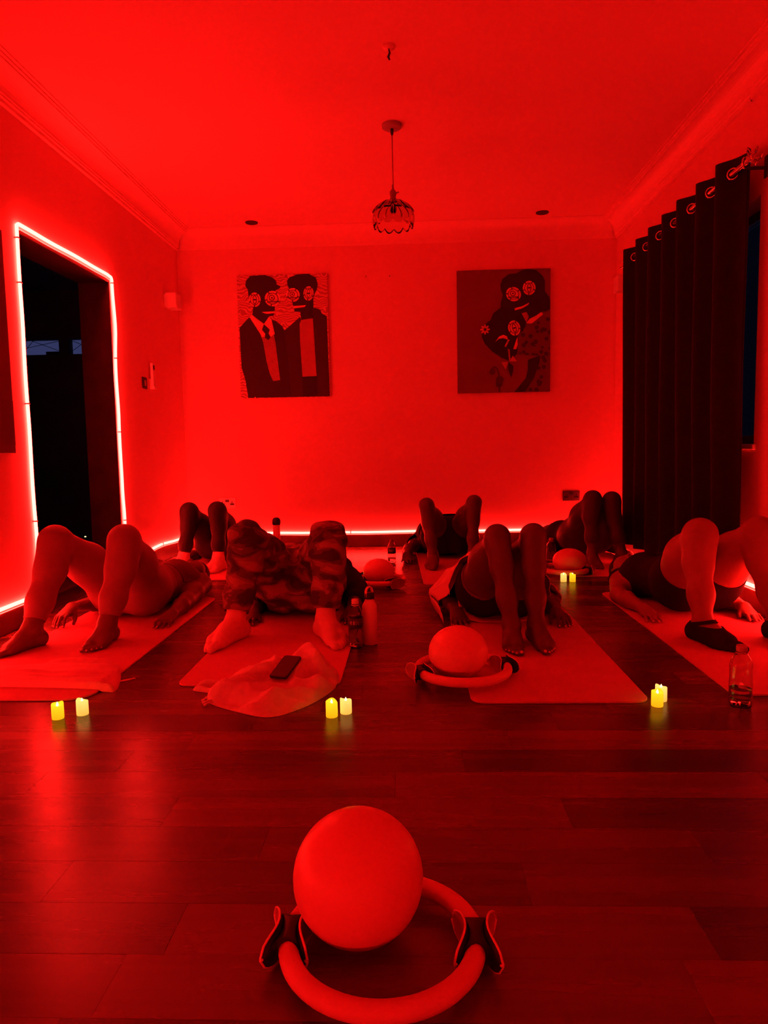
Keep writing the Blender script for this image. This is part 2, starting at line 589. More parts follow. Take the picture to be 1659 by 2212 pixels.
# window on the right wall, mostly behind the curtain
win = empty('window_1', (XR + 0.1, 4.58, WIN[2]), 'night-dark window half hidden behind the black curtain', kind='structure')
y0, y1, z0, z1 = WIN
for b in ((XR + 0.11, XR + 0.16, y0, y0 + 0.05, z0, z1), (XR + 0.11, XR + 0.16, y1 - 0.05, y1, z0, z1),
          (XR + 0.11, XR + 0.16, y0 + 0.05, y1 - 0.05, z1 - 0.05, z1), (XR + 0.11, XR + 0.16, y0 + 0.05, y1 - 0.05, z0, z0 + 0.05),
          (XR + 0.12, XR + 0.15, 4.55, 4.6, z0 + 0.05, z1 - 0.05)):
    child_world(boxes('window_frame', [b], M['winframe'], bevel=0.004), win)
for a, b in ((y0 + 0.05, 4.55), (4.6, y1 - 0.05)):
    child_world(boxes('pane', [(XR + 0.132, XR + 0.138, a, b, z0 + 0.05, z1 - 0.05)], M['glass']), win)
child_world(boxes('window_sill', [(XR - 0.015, XR + 0.11, y0 - 0.02, y1 + 0.02, z0 - 0.025, z0 + 0.004)], M['sill'], bevel=0.005), win)
nb = boxes('neighbour_wall', [(XR + 3.0, XR + 3.3, 2.0, 14, -0.5, 4.5)], M['night'])
tag(nb, 'unlit neighbouring house wall outside the curtained window', 'building')


# ------------------------------------------------------------------ red light rope round the room
def wavy(p0, p1, n, amp, ax, seed):
    out = []
    for i in range(n):
        t = i / n
        p = Vector(p0).lerp(Vector(p1), t)
        e = min(1, 6 * t, 6 * (1 - t))
        w = (mnoise.noise(Vector((t * (Vector(p1) - Vector(p0)).length * 2.2, seed, 0))) ) * amp * e
        out.append(tuple(p + Vector(ax) * w))
    return out


RR = 0.0095
xl, xr, yb, yf = XL + 0.012, XR - 0.012, YB - 0.012, YF + 0.012
zb = BH + 0.012
rope = empty('light_rope', (XL, DOOR0, zb), 'glowing red light rope along the skirting and round the doorway', 'light')
runs = [
    wavy((xr - 0.01, yf, zb), (xl + 0.01, yf, zb), 20, 0.01, (0, 0, 1), 29) + wavy((xl, yf, zb), (xl, DOOR0 - 0.03, zb), 26, 0.008, (0, 0, 1), 1) + [(xl, DOOR0 - 0.03, zb)],
    wavy((xl, DOOR0 - 0.016, zb), (xl, DOOR0 - 0.016, DOORZ + 0.004), 34, 0.016, (0, 1, 0), 5)
    + [(xl, DOOR0 - 0.014, DOORZ + 0.012), (xl, DOOR0 + 0.003, DOORZ + 0.022)]
    + wavy((xl, DOOR0 + 0.02, DOORZ + 0.022), (xl, DOOR1 - 0.01, DOORZ + 0.02), 22, 0.014, (0, 0, 1), 9)
    + [(xl, DOOR1 + 0.004, DOORZ + 0.016), (xl, DOOR1 + 0.014, DOORZ + 0.0)]
    + wavy((xl, DOOR1 + 0.014, DOORZ - 0.02), (xl, DOOR1 + 0.014, zb), 34, 0.045, (0, 1, 0), 13) + [(xl, DOOR1 + 0.014, zb)],
    wavy((xl, DOOR1 + 0.03, zb), (xl, yb, zb), 10, 0.014, (0, 0, 1), 17)
    + wavy((xl + 0.01, yb, zb), (xr, yb, zb), 26, 0.012, (0, 0, 1), 21)
    + wavy((xr, yb - 0.01, zb), (xr, 2.6, zb), 22, 0.012, (0, 0, 1), 25),
]
for i, rpts in enumerate(runs):
    v, f = tube_vf(rpts, RR, 6)
    child_world(obj('glowing_tube', v, f, M['rope']), rope)
    # added thin glowing line imitating the rope's reflected spill, a finger's width inside it
    off = []
    for p in rpts:
        if i == 1:
            cy, cz = (DOOR0 + DOOR1) / 2, 1.0
            oy = 0.02 if p[1] < DOOR0 + 0.01 else (-0.02 if p[1] > DOOR1 - 0.02 else 0)
            oz = -0.021 if p[2] > DOORZ + 0.006 else 0
            off.append((XL + 0.006, p[1] + oy, p[2] + oz))
        else:
            inx = 0.006 if p[0] < XL + 0.02 else (-0.006 if p[0] > XR - 0.02 else 0)
            iny = -0.006 if p[1] > YB - 0.02 else (0.006 if p[1] < YF + 0.02 else 0)
            off.append((p[0] + inx, p[1] + iny, p[2] - 0.017))
    v, f = tube_vf(off, 0.0022, 5)
    child_world(obj('spill_line', v, f, M['rope_spill']), rope)


def rope_clip(c, ax):
    h = [0.011, 0.011, 0.011]
    h['xyz'.index(ax)] = 0.0035
    o = boxes('clip', [(c[0] - h[0], c[0] + h[0], c[1] - h[1], c[1] + h[1], c[2] - h[2], c[2] + h[2])], M['clip'], bevel=0.002)
    child_world(o, rope)


pa = runs[1]
for z in (1.98, 1.74, 1.12, 0.5):
    q = min((p for p in pa if p[1] < DOOR0 + 0.1), key=lambda p: abs(p[2] - z))
    rope_clip(q, 'z')
for z in (1.98, 1.5, 1.02, 0.42):
    q = min((p for p in pa if p[1] > DOOR1 - 0.1), key=lambda p: abs(p[2] - z))
    rope_clip(q, 'z')
for q in (runs[0][40], runs[2][5]):
    rope_clip(q, 'y')
for q in runs[2][14:34:6]:
    rope_clip(q, 'x')

# ================================================================== WALL AND CEILING THINGS
# twin socket plates
def socket(loc, label, m):
    o = empty('wall_socket', loc, label, 'socket')
    w, h = 0.146, 0.088
    V, Fc = prism_vf(rounded_rect(-w / 2, w / 2, -h / 2, h / 2, 0.006, 3), 0, 0.009)
    V = [(x, -z, y) for x, y, z in V]
    obj('face_plate', V, [tuple(reversed(q)) for q in Fc], m, o, smooth=False)
    for s in (-1, 1):
        for b in ((-0.003, 0.003, 0.008, 0.017), (-0.011, -0.005, -0.012, -0.003), (0.005, 0.011, -0.012, -0.003)):
            pass
        boxes('socket_holes', [(s * 0.043 - 0.004, s * 0.043 + 0.004, -0.0102, -0.008, 0.0, 0.015),
                               (s * 0.043 - 0.018, s * 0.043 + 0.018, -0.0102, -0.008, -0.018, -0.003)], M['black'], o)
    for s in (-0.0085, 0.0085):
        boxes('rocker', [(s - 0.007, s + 0.007, -0.013, -0.008, 0.008, 0.03)], M['black'], o, bevel=0.0015)
    return o


socket((-1.64, YB, 0.405), 'steel twin wall socket behind the knees in light ankle socks', M['plastic_w'])
socket((1.395, YB, 0.425), 'dark mirror-finish twin wall socket above the knees in black leggings', M['steel'])

# light switch and a remote standing in its wall holder (left wall)
sw = empty('light_switch', (XL, 5.33, 1.39), 'dark square light switch plate on the wall past the doorway', 'switch')
boxes('face_plate', [(0, 0.008, -0.045, 0.045, -0.043, 0.043)], M['black'], sw, bevel=0.003)
boxes('rocker', [(0.008, 0.013, -0.012, 0.012, -0.02, 0.02)], M['greymetal'], sw, bevel=0.002)
rm = empty('remote_control', (XL, 5.46, 1.45), 'slim white remote standing upright in a wall holder beside the switch', 'remote')
boxes('remote_body', [(0.012, 0.032, -0.022, 0.022, -0.075, 0.1)], M['plastic_w'], rm, bevel=0.004)
boxes('wall_holder', [(0, 0.012, -0.026, 0.026, -0.095, -0.02), (0.012, 0.04, -0.026, 0.026, -0.095, -0.076)], M['plastic_w'], rm, bevel=0.002)
boxes('remote_screen', [(0.032, 0.0335, -0.016, 0.016, 0.05, 0.085)], M['black'], rm)


def wall_light(x, y, z, s, label):
    o = empty('wall_light', (x, y, z), label, 'wall lamp')
    boxes('back_plate', [(0, 0.012 * s, -0.06, 0.06, -0.05, 0.05)] if s > 0 else [(0.012 * s, 0, -0.06, 0.06, -0.05, 0.05)], M['plastic_w'], o, bevel=0.002)
    a, b = (0.012, 0.1) if s > 0 else (-0.1, -0.012)
    boxes('shade', [(a, b, -0.065, -0.06, -0.06, 0.06), (a, b, 0.06, 0.065, -0.06, 0.06),
                    (a if s < 0 else b - 0.005, a + 0.005 if s < 0 else b, -0.06, 0.06, -0.06, 0.06)], M['plastic_w'], o, bevel=0.002)
    return o


wall_light(XL, 5.92, 2.105, 1, 'white box wall light high on the wall near the light switch')
wall_light(XR, 5.9, 2.145, -1, 'white box wall light high beside the curtain rod end')

# downlights
for (x, y), lb in (((-1.285, 5.99), 'small dark recessed downlight above the picture of two capped men'),
                   ((1.088, 5.96), 'small dark recessed downlight above the picture of an embracing couple')):
    o = empty('downlight', (x, y, ZC), lb, 'ceiling light', 'recessed downlights')
    v, f = lathe_vf([(0.034, -0.001), (0.05, -0.006), (0.052, 0.0)], 24, closed_bot=False, closed_top=False)
    obj('trim_ring', v, f, M['black'], o)
    v, f = lathe_vf([(0.0, -0.0015), (0.036, -0.0015)], 24, closed_bot=False, closed_top=False)
    obj('dark_well', v, f, M['black'], o)

# pendant lamp
px, py = -0.083, 4.3
pl = empty('pendant_lamp', (px, py, ZC), 'pendant lamp with scalloped ribbed glass shade on a thin cord', 'pendant lamp')
v, f = lathe_vf([(0.058, 0.0), (0.058, -0.016), (0.05, -0.022), (0.008, -0.024)], 32, closed_top=True, closed_bot=False)
obj('ceiling_rose', v, f, M['greymetal'], pl)
v, f = lathe_vf([(0.009, -0.02), (0.009, -0.05), (0.004, -0.06)], 12)
obj('cord_grip', v, f, M['black'], pl)
v, f = tube_vf([(0, 0, -0.05), (0.001, 0, -0.2), (0.002, 0, -0.35)], 0.0028, 6)
obj('cord', v, f, M['brass'], pl)
v, f = lathe_vf([(0.004, -0.335), (0.007, -0.36), (0.018, -0.375), (0.02, -0.39), (0.016, -0.405), (0.018, -0.42), (0.03, -0.428)], 16)
obj('lamp_holder', v, f, M['brass'], pl)
v, f = tube_vf([(0.015, 0, -0.385), (0.03, 0, -0.38), (0.034, 0, -0.378)], [0.004, 0.003, 0.005], 6)
obj('key_switch', v, f, M['brass'], pl)
prof2 = []
for i in range(13):
    a = i / 12
    ang = a * 1.95
    prof2.append((0.024 + 0.102 * math.sin(min(ang, 1.62)) ** 1.35 * (1 if ang < 1.62 else 1 - 0.12 * (ang - 1.62) / 0.33), -0.425 - 0.135 * (1 - math.cos(ang)) / (1 - math.cos(1.95))))
NS = 96
V, Fc = [], []
for i, (r, z) in enumerate(prof2):
    a = i / 12
    for kk in range(NS):
        t = 2 * math.pi * kk / NS
        lobe = abs(math.sin(6 * t))
        q = r * (1 + 0.05 * a * (lobe - 0.6))
        V.append((q * math.cos(t), q * math.sin(t), z - 0.022 * max(0, a - 0.55) / 0.45 * lobe))
for i in range(12):
    for kk in range(NS):
        a, b = i * NS + kk, i * NS + (kk + 1) % NS
        Fc.append((a, a + NS, b + NS, b))
sh = obj('glass_shade', V, Fc, M['lampglass'], pl)
md = sh.modifiers.new('thick', 'SOLIDIFY')
md.thickness = 0.004
# overlapping outer petals of the shade
for kk in range(12):
    t0 = 2 * math.pi * (kk + 0.5) / 12
    V, Fc = [], []
    for i in range(1, 9):
        r, z = prof2[i]
        wdt = 0.2 * math.sin(math.pi * (i - 0.4) / 9.2) + 0.05
        for j in range(5):
            t = t0 + (j - 2) / 2 * wdt
            q = r + 0.0015 + 0.005 * (1 - abs(j - 2) / 2)
            V.append((q * math.cos(t), q * math.sin(t), z))
    for i in range(7):
        for j in range(4):
            a = i * 5 + j
            Fc.append((a, a + 5, a + 6, a + 1))
    o = obj('petal_rib', V, Fc, M['lampglass'], sh)
    md = o.modifiers.new('thick', 'SOLIDIFY')
    md.thickness = 0.0022
v, f = lathe_vf([(0.011, -0.43), (0.013, -0.445), (0.021, -0.465), (0.022, -0.48), (0.016, -0.497), (0.003, -0.503)], 16)
obj('bulb', v, f, M['lampglass'], pl)

# bare ceiling hook with a stub of flex
hk = empty('ceiling_hook', (-0.076, 3.49, ZC), 'bare flex stub hanging from a small ceiling plate', 'hook')
v, f = lathe_vf([(0.03, 0.0), (0.028, -0.008), (0.006, -0.012)], 20, closed_top=True)
obj('ceiling_plate', v, f, M['ceiling'], hk)
v, f = tube_vf([(0, 0, -0.01), (0.004, 0, -0.03), (-0.003, 0.004, -0.045), (0.003, 0, -0.06)], [0.003, 0.005, 0.006, 0.004], 6)
obj('flex_stub', v, f, M['black'], hk)
# small stub high on the right wall
hk2 = empty('wall_hook', (XR, 3.83, 2.62), 'small dark hook on the wall above the curtain rod finial', 'hook')
v, f = lathe_vf([(0.012, 0), (0.01, 0.006), (0.004, 0.008)], 12)
v = [(-c, a, b) for a, b, c in v]
obj('hook_plate', v, [tuple(reversed(q)) for q in f], M['greymetal'], hk2)
v, f = tube_vf([(-0.006, 0, 0.01), (-0.016, 0, 0.0), (-0.02, 0.002, -0.02), (-0.012, 0.004, -0.032)], 0.004, 6)
obj('hook_arm', v, f, M['greymetal'], hk2)

# two little screws left on the back wall
for dx, dz, lb in ((-0.365, 2.34, 'tiny screw left in the wall on the side of the capped men picture'),
                   (-0.16, 2.338, 'tiny screw left in the wall on the side of the embracing couple picture')):
    v, f = lathe_vf([(0.007, 0), (0.006, 0.006), (0.003, 0.008)], 10)
    o = obj('wall_screw', [(a, -c, b) for a, b, c in v], [tuple(reversed(q)) for q in f], M['greymetal'])
    o.location = (dx, YB, dz)
    tag(o, lb, 'screw', 'screws between the pictures')

# ------------------------------------------------------------------ curtain and rod
RODX, RODZ = XR - 0.105, 2.232
rod = empty('curtain_rod', (RODX, 4.6, RODZ), 'dark metal curtain rod with leafy scroll finials', 'curtain rod')
ROD0, ROD1 = 3.655, 5.56
v, f = tube_vf([(RODX, ROD0, RODZ), (RODX, ROD1, RODZ)], 0.0135, 14)
child_world(obj('rod', v, f, M['steel']), rod)
for ye, s in ((ROD0, -1), (ROD1, 1)):
    parts = []
    for a in range(5):
        an = 2 * math.pi * a / 5
        pts = []
        for i in range(14):
            t = i / 13
            sp = t * 4.2
            rad = 0.045 * (1 - 0.55 * t)
            pts.append((RODX + math.cos(an) * (0.012 + 0.03 * math.sin(t * 2.6)) + 0.008 * math.sin(sp * 2),
                        ye + s * (0.004 + 0.075 * math.sin(min(t * 2.2, 1.9)) - 0.02 * t * t),
                        RODZ + math.sin(an) * (0.012 + 0.03 * math.sin(t * 2.6)) + 0.006 * math.cos(sp * 2)))
        parts.append(tube_vf(pts, [0.006 - 0.003 * i / 13 for i in range(14)], 6))
    fin = obj('finial', *join_vf(parts), M['chrome'])
    child_world(fin, rod)
    vb, fb = lathe_vf([(0.0, -0.018), (0.014, -0.012), (0.019, 0), (0.014, 0.012), (0.0, 0.018)], 14, closed_bot=False, closed_top=False)
    fb_o = obj('finial_bead', [(RODX + a, ye + s * (0.02 + c), RODZ + b) for a, b, c in vb], fb, M['chrome'])
    child_world(fb_o, rod)
    # bracket
    yb_ = ye + (0.03 if s < 0 else -0.03) - (0.06 if s < 0 else 0) * 0
    parts = [box_vf(RODX - 0.004, XR - 0.006, yb_ - 0.008, yb_ + 0.008, RODZ - 0.03, RODZ - 0.016),
             box_vf(XR - 0.007, XR, yb_ - 0.014, yb_ + 0.014, RODZ - 0.07, RODZ + 0.035)]
    br = obj('bracket', *join_vf(parts), M['black'], smooth=False)
    add_bevel(br, 0.002)
    child_world(br, rod)

CY0, CY1, NW = 3.68, 5.535, 7
cur = empty('curtain', (RODX, 4.6, 0), 'floor-length black eyelet curtain across the window', 'curtain')
NC, NR = NW * 20, 30
V, Fc = [], []
ctop, cbot = 2.305, 0.105
for i in range(NR + 1):
    t = i / NR
    z = ctop + (cbot - ctop) * t
    for j in range(NC + 1):
        u = j / NC
        ph = 2 * math.pi * NW * u
        sharp = math.sin(ph) + 0.18 * math.sin(2 * ph + 1.0 + 0.6 * t)
        amp = 0.05 * (1 - 0.25 * t) * (1 + 0.25 * mnoise.noise(Vector((u * 9, t * 1.3, 2))))
        yy = CY0 + (CY1 - CY0) * (u + 0.012 * t * mnoise.noise(Vector((u * 7, t * 2, 7)))) - 0.01 * t * (1 - u)
        V.append((RODX + amp * sharp + 0.01 * t * mnoise.noise(Vector((u * 5, t * 3, 11))), yy, z + 0.004 * math.sin(ph) * (1 - t)))
for i in range(NR):
    for j in range(NC):
        a = i * (NC + 1) + j
        Fc.append((a, a + 1, a + NC + 2, a + NC + 1))
cl = obj('cloth', V, Fc, M['curtain'])
md = cl.modifiers.new('thick', 'SOLIDIFY')
md.thickness = 0.003
md.offset = 0
child_world(cl, cur)
for w in range(NW):
    for half in (0, 1):
        u = (w + 0.5 * half + 0.02) / NW
        ph = 2 * math.pi * NW * u
        yy = CY0 + (CY1 - CY0) * u
        sgn = 1 if half == 0 else -1
        dx_du = 0.05 * 2 * math.pi * NW / (CY1 - CY0) * sgn
        nrm = Vector((-1, dx_du, 0)).normalized()
        tan = Vector((dx_du, 1, 0)).normalized()
        pts = []
        for kx in range(20):
            an = 2 * math.pi * kx / 20
            pts.append(Vector((RODX, yy, RODZ)) + tan * (0.027 * math.cos(an)) + Vector((0, 0, 0.027 * math.sin(an))))
        v, f = tube_vf(pts, 0.0048, 6, closed=True)
        child_world(obj('eyelet', v, f, M['chrome']), cur)

# ------------------------------------------------------------------ pictures
PM = {}


def paint(n, c, kind=None, scale=1.0, c2=None, c3=None):
    if n not in PM:
        if kind == 'grain':
            PM[n] = pattern_material('paint_' + n, [c2, c], scale, 'grain', 0.55)
        elif kind == 'spots':
            PM[n] = pattern_material('paint_' + n, [c2, c3, c], scale, 'spots', 0.55)
        else:
            PM[n] = mat('paint_' + n, c, 0.55, 0.35, vary=0.06, vscale=6)
    return PM[n]


DARK = (0.022, 0.014, 0.013)
DARK2 = (0.034, 0.018, 0.016)
BRIGHT = (0.72, 0.4, 0.38)


class Picture:
    def __init__(self, x0, x1, z0, z1, rect, label, bgm):
        self.w, self.h = x1 - x0, z1 - z0
        self.rect = rect
        self.o = empty('wall_picture', ((x0 + x1) / 2, YB, (z0 + z1) / 2), label, 'picture')
        self.D = 0.03
        boxes('canvas', [(-self.w / 2, self.w / 2, -self.D, 0, -self.h / 2, self.h / 2)], bgm, self.o, bevel=0.002)
        self.n = 0

    def uv(self, x, y):
        a0, b0, a1, b1 = self.rect
        u = min(max((x - a0) / (a1 - a0), 0.003), 0.997)
        v = min(max((y - b0) / (b1 - b0), 0.003), 0.997)
        return (-self.w / 2 + u * self.w, self.h / 2 - v * self.h)

    def poly(self, name, pts, m, layer):
        P = [self.uv(*p) for p in pts]
        area = sum(P[i][0] * P[(i + 1) % len(P)][1] - P[(i + 1) % len(P)][0] * P[i][1] for i in range(len(P)))
        if area < 0:
            P = P[::-1]
        V, Fc = prism_vf(P, 0, 1)
        d0 = self.D + 0.0004
        V = [(x, -(self.D - 0.0005 if z == 0 else d0 + 0.0006 * layer), y) for x, y, z in V]
        o = obj(name, V, Fc, m, self.o, smooth=False)
        self.n += 1
        return o

    def ell(self, name, cx, cy, rx, ry, m, layer, rot=0, n=28, a0=0, a1=360):
        pts = []
        c, s = math.cos(math.radians(rot)), math.sin(math.radians(rot))
        for i in range(n):
            t = math.radians(a0 + (a1 - a0) * i / (n if a1 - a0 >= 360 else n - 1))
            x, y = rx * math.cos(t), ry * math.sin(t)
            pts.append((cx + x * c - y * s, cy + x * s + y * c))
        return self.poly(name, pts, m, layer)

    def line(self, name, x0, y0, x1, y1, w, m, layer):
        d = math.hypot(x1 - x0, y1 - y0)
        nx, ny = -(y1 - y0) / d * w / 2, (x1 - x0) / d * w / 2
        return self.poly(name, [(x0 + nx, y0 + ny), (x1 + nx, y1 + ny), (x1 - nx, y1 - ny), (x0 - nx, y0 - ny)], m, layer)

    def eye(self, cx, cy, rx, ry, rot, slit, L=6):
        """pieced goggle eye: bright disc, dark ring, inner disc, pupil, spokes"""
        br, dk = paint('bright', BRIGHT), paint('dark', DARK)
        self.ell('painted_eye', cx, cy, rx, ry, br, L, rot)
        self.ell('painted_eye_ring', cx, cy, rx * 0.74, ry * 0.74, dk, L + 1, rot)
        self.ell('painted_eye', cx, cy, rx * 0.66, ry * 0.66, br, L + 2, rot)
        if slit:
            self.ell('painted_iris', cx, cy, rx * 0.34, ry * 0.62, dk, L + 3, rot)
            self.ell('painted_iris', cx, cy, rx * 0.24, ry * 0.5, br, L + 4, rot)
            self.ell('painted_pupil', cx, cy, rx * 0.26, ry * 0.1, dk, L + 5, rot)
        else:
            self.ell('painted_iris', cx - rx * 0.1, cy - ry * 0.1, rx * 0.38, ry * 0.38, dk, L + 3, rot)
            self.ell('painted_iris', cx - rx * 0.1, cy - ry * 0.1, rx * 0.28, ry * 0.28, br, L + 4, rot)
            self.ell('painted_pupil', cx - rx * 0.08, cy - ry * 0.1, rx * 0.11, ry * 0.11, dk, L + 5, rot)
            self.line('painted_line', cx - rx * 0.7, cy + ry * 0.42, cx + rx * 0.7, cy + ry * 0.42, 12, dk, L + 4)
        for a in (20, 95, 160, 230, 300):
            t = math.radians(a + rot)
            self.line('painted_line', cx + rx * 0.7 * math.cos(t), cy + ry * 0.7 * math.sin(t), cx + rx * 1.02 * math.cos(t), cy + ry * 1.02 * math.sin(t), 12, dk, L + 5)


grain = paint('grain', (0.66, 0.36, 0.34), 'grain', 13.0, (0.34, 0.14, 0.13))
A = Picture(-1.478, -0.695, 1.322, 2.37, (215, 235, 1490, 1895), 'unframed picture of two men in caps with pieced round eyes', grain)
dk, dk2, br = paint('dark', DARK), paint('dark2', DARK2), paint('bright', BRIGHT)
midc = paint('mid', (0.36, 0.15, 0.14))
vest = paint('vest', (0.32, 0.13, 0.12), 'spots', 60, (0.22, 0.09, 0.08), (0.28, 0.11, 0.1))
A.poly('painted_jacket', [(230, 935), (375, 795), (430, 880), (520, 1020), (560, 1130), (600, 1400), (640, 1560), (685, 1668), (785, 1655), (735, 1150), (715, 1030), (690, 840), (745, 850), (840, 930), (865, 985), (960, 1600), (960, 1895), (320, 1895), (290, 1650), (240, 1470)], dk, 1)
A.poly('painted_coat', [(865, 985), (960, 915), (1090, 810), (1110, 850), (1085, 900), (1090, 1150), (1105, 1615), (1305, 1610), (1275, 830), (1290, 690), (1380, 720), (1400, 770), (1470, 810), (1490, 1895), (940, 1895), (900, 1300)], dk2, 2)
A.poly('painted_trousers', [(1100, 1618), (1308, 1612), (1315, 1895), (1105, 1895)], paint('dark3', (0.016, 0.01, 0.01)), 3)
A.poly('painted_vest', [(555, 1060), (590, 1075), (640, 1110), (715, 1030), (750, 1300), (785, 1655), (685, 1668), (640, 1560), (600, 1400)], vest, 3)
A.poly('painted_shirt', [(380, 790), (415, 765), (580, 890), (650, 790), (690, 840), (730, 1030), (670, 1065), (590, 1075), (550, 1060), (480, 950)], br, 4)
A.poly('painted_shirt', [(1110, 850), (1275, 830), (1283, 1100), (1305, 1610), (1105, 1615), (1085, 1150), (1085, 900)], midc, 4)
A.poly('painted_tie', [(580, 895), (660, 970), (640, 1020), (670, 1070), (635, 1110), (585, 1075), (595, 1025), (550, 970)], dk, 5)
A.poly('painted_head', [(335, 380), (345, 310), (410, 245), (620, 240), (720, 275), (770, 320), (775, 370), (830, 395), (820, 420), (770, 440), (740, 465), (745, 600), (735, 740), (720, 780), (660, 790), (580, 890), (470, 810), (420, 765), (435, 670), (380, 600), (370, 430)], dk, 5)
A.poly('painted_head', [(925, 320), (960, 280), (1080, 230), (1230, 235), (1330, 290), (1355, 380), (1340, 450), (1310, 500), (1285, 560), (1285, 690), (1275, 832), (1110, 850), (1100, 740), (1020, 735), (990, 610), (960, 560), (950, 430), (930, 380)], dk, 5)
A.eye(462, 565, 84, 98, 0, True)
A.eye(715, 556, 112, 104, 8, False)
A.eye(1002, 515, 97, 92, 0, False)
A.eye(1222, 500, 72, 97, 6, True)
A.poly('painted_mouth', [(552, 732), (740, 725), (738, 750), (620, 758)], br, 6)
A.poly('painted_mouth', [(1003, 662), (1185, 655), (1160, 680), (1005, 694)], br, 6)
A.ell('painted_dot', 420, 1885, 8, 8, br, 6, n=8)

bg2 = paint('ground', (0.15, 0.06, 0.055))
spots = paint('spots', (0.11, 0.045, 0.042), 'spots', 20, (0.05, 0.024, 0.022), (0.024, 0.014, 0.013))
B = Picture(0.412, 1.204, 1.325, 2.36, (160, 150, 1448, 1835), 'unframed dark picture of an embracing couple, flower in her hair', bg2)
B.poly('painted_dress', [(880, 1400), (1000, 1320), (1300, 1340), (1140, 1390), (1110, 1640), (960, 1830), (740, 1830), (700, 1600), (780, 1420)], paint('dress', (0.17, 0.065, 0.06)), 1)
B.poly('painted_jacket', [(1000, 1060), (1060, 940), (1180, 890), (1350, 790), (1448, 830), (1448, 1835), (1100, 1835), (1220, 1650), (1300, 1430), (1300, 1340), (1000, 1310)], spots, 2)
B.poly('painted_arm', [(1140, 1390), (1310, 1330), (1300, 1430), (1250, 1560), (1220, 1650), (1100, 1835), (950, 1835), (1110, 1640), (1140, 1520)], dk, 3)
B.poly('painted_head', [(760, 360), (790, 280), (880, 215), (980, 210), (1060, 165), (1150, 155), (1250, 175), (1340, 250), (1370, 320), (1370, 460), (1430, 540), (1446, 600), (1446, 700), (1390, 735), (1340, 735), (1180, 820), (1110, 890), (900, 850), (760, 700), (765, 600), (795, 500), (765, 420)], dk, 4)
B.poly('painted_head', [(500, 1060), (510, 960), (560, 880), (625, 830), (660, 740), (760, 670), (900, 680), (1050, 760), (1110, 860), (1100, 940), (1000, 1050), (990, 1300), (890, 1400), (780, 1350), (640, 1260), (540, 1150)], paint('dark3', (0.016, 0.01, 0.01)), 5)
B.poly('painted_collar', [(1115, 885), (1160, 830), (1250, 790), (1320, 740), (1350, 770), (1190, 895)], br, 6)
B.poly('painted_collar', [(1050, 752), (1120, 735), (1150, 800), (1118, 878)], midc, 6)
B.eye(940, 490, 105, 95, 25, False, 7)
B.eye(1155, 410, 88, 96, 0, True, 7)
B.eye(950, 950, 84, 106, -15, True, 7)
B.poly('painted_mouth', [(955, 680), (1060, 655), (1158, 608), (1140, 640), (1060, 685), (958, 710)], br, 7)
B.poly('painted_lips', [(685, 1135), (740, 1060), (800, 1038), (850, 1060), (862, 1108), (800, 1085), (740, 1090)], br, 7)
B.poly('painted_cuff', [(935, 1238), (992, 1070), (998, 1180), (975, 1240)], br, 7)
B.poly('painted_scarf', [(860, 1230), (885, 1240), (900, 1390), (880, 1400)], midc, 7)
for s in range(5):
    B.poly('painted_bead', [(815 + s * 10, 1200 - s * 20), (840 + s * 10, 1205 - s * 20), (843 + s * 10, 1190 - s * 20), (820 + s * 10, 1184 - s * 20)], br, 7)
B.poly('painted_bow', [(768, 1415), (866, 1410), (832, 1515)], paint('bow', (0.45, 0.19, 0.18)), 7)
B.poly('painted_bow', [(884, 1406), (928, 1325), (990, 1405)], paint('bow', (0.45, 0.19, 0.18)), 7)
B.poly('painted_tie', [(870, 1415), (935, 1470), (930, 1540), (905, 1625), (865, 1510)], dk, 8)
for a in range(8):
    t = 2 * math.pi * a / 8
    B.ell('painted_petal', 546 + 42 * math.cos(t), 960 + 44 * math.sin(t), 26, 13, paint('flower', (0.6, 0.27, 0.27)), 7, math.degrees(t), n=12)
gm = paint('stem', (0.06, 0.028, 0.026))
B.poly('painted_hand', [(690, 1750), (700, 1620), (755, 1595), (800, 1640), (785, 1700), (770, 1750)], gm, 7)
B.line('painted_stem', 742, 1740, 745, 1832, 26, gm, 7)
B.poly('painted_stem', [(725, 1605), (745, 1605), (735, 1530), (705, 1480), (670, 1468), (645, 1485), (650, 1500), (675, 1487), (700, 1500), (720, 1550)], gm, 7)
B.ell('painted_bud', 645, 1540, 40, 46, gm, 7, n=12)

# plain dark picture at the very edge, on the left wall
lp = empty('wall_picture', (XL, 3.03, 1.42), 'plain dark red picture hung on the wall before the doorway', 'picture')
boxes('canvas', [(0, 0.03, -0.45, 0.45, -0.54, 0.54)], paint('maroon', (0.13, 0.05, 0.05)), lp, bevel=0.003)
boxes('painted_band', [(0.03, 0.0306, -0.449, 0.449, -0.5, -0.28)], paint('maroon2', (0.11, 0.042, 0.04)), lp)

# ================================================================== FLOOR THINGS
MT = 0.008     # mat thickness


def exercise_mat(x0, x1, y0, y1, m, label, rz=0.0, r=0.045):
    cx, cy = (x0 + x1) / 2, (y0 + y1) / 2
    poly = rounded_rect(x0 - cx, x1 - cx, y0 - cy, y1 - cy, r)
    V, Fc = prism_vf(poly, 0.0004, MT)
    o = obj('exercise_mat', V, Fc, m, smooth=False)
    o.location = (cx, cy, 0)
    o.rotation_euler.z = rz
    add_bevel(o, 0.002, 2)
    return tag(o, label, 'mat', 'exercise mats laid in two rows')


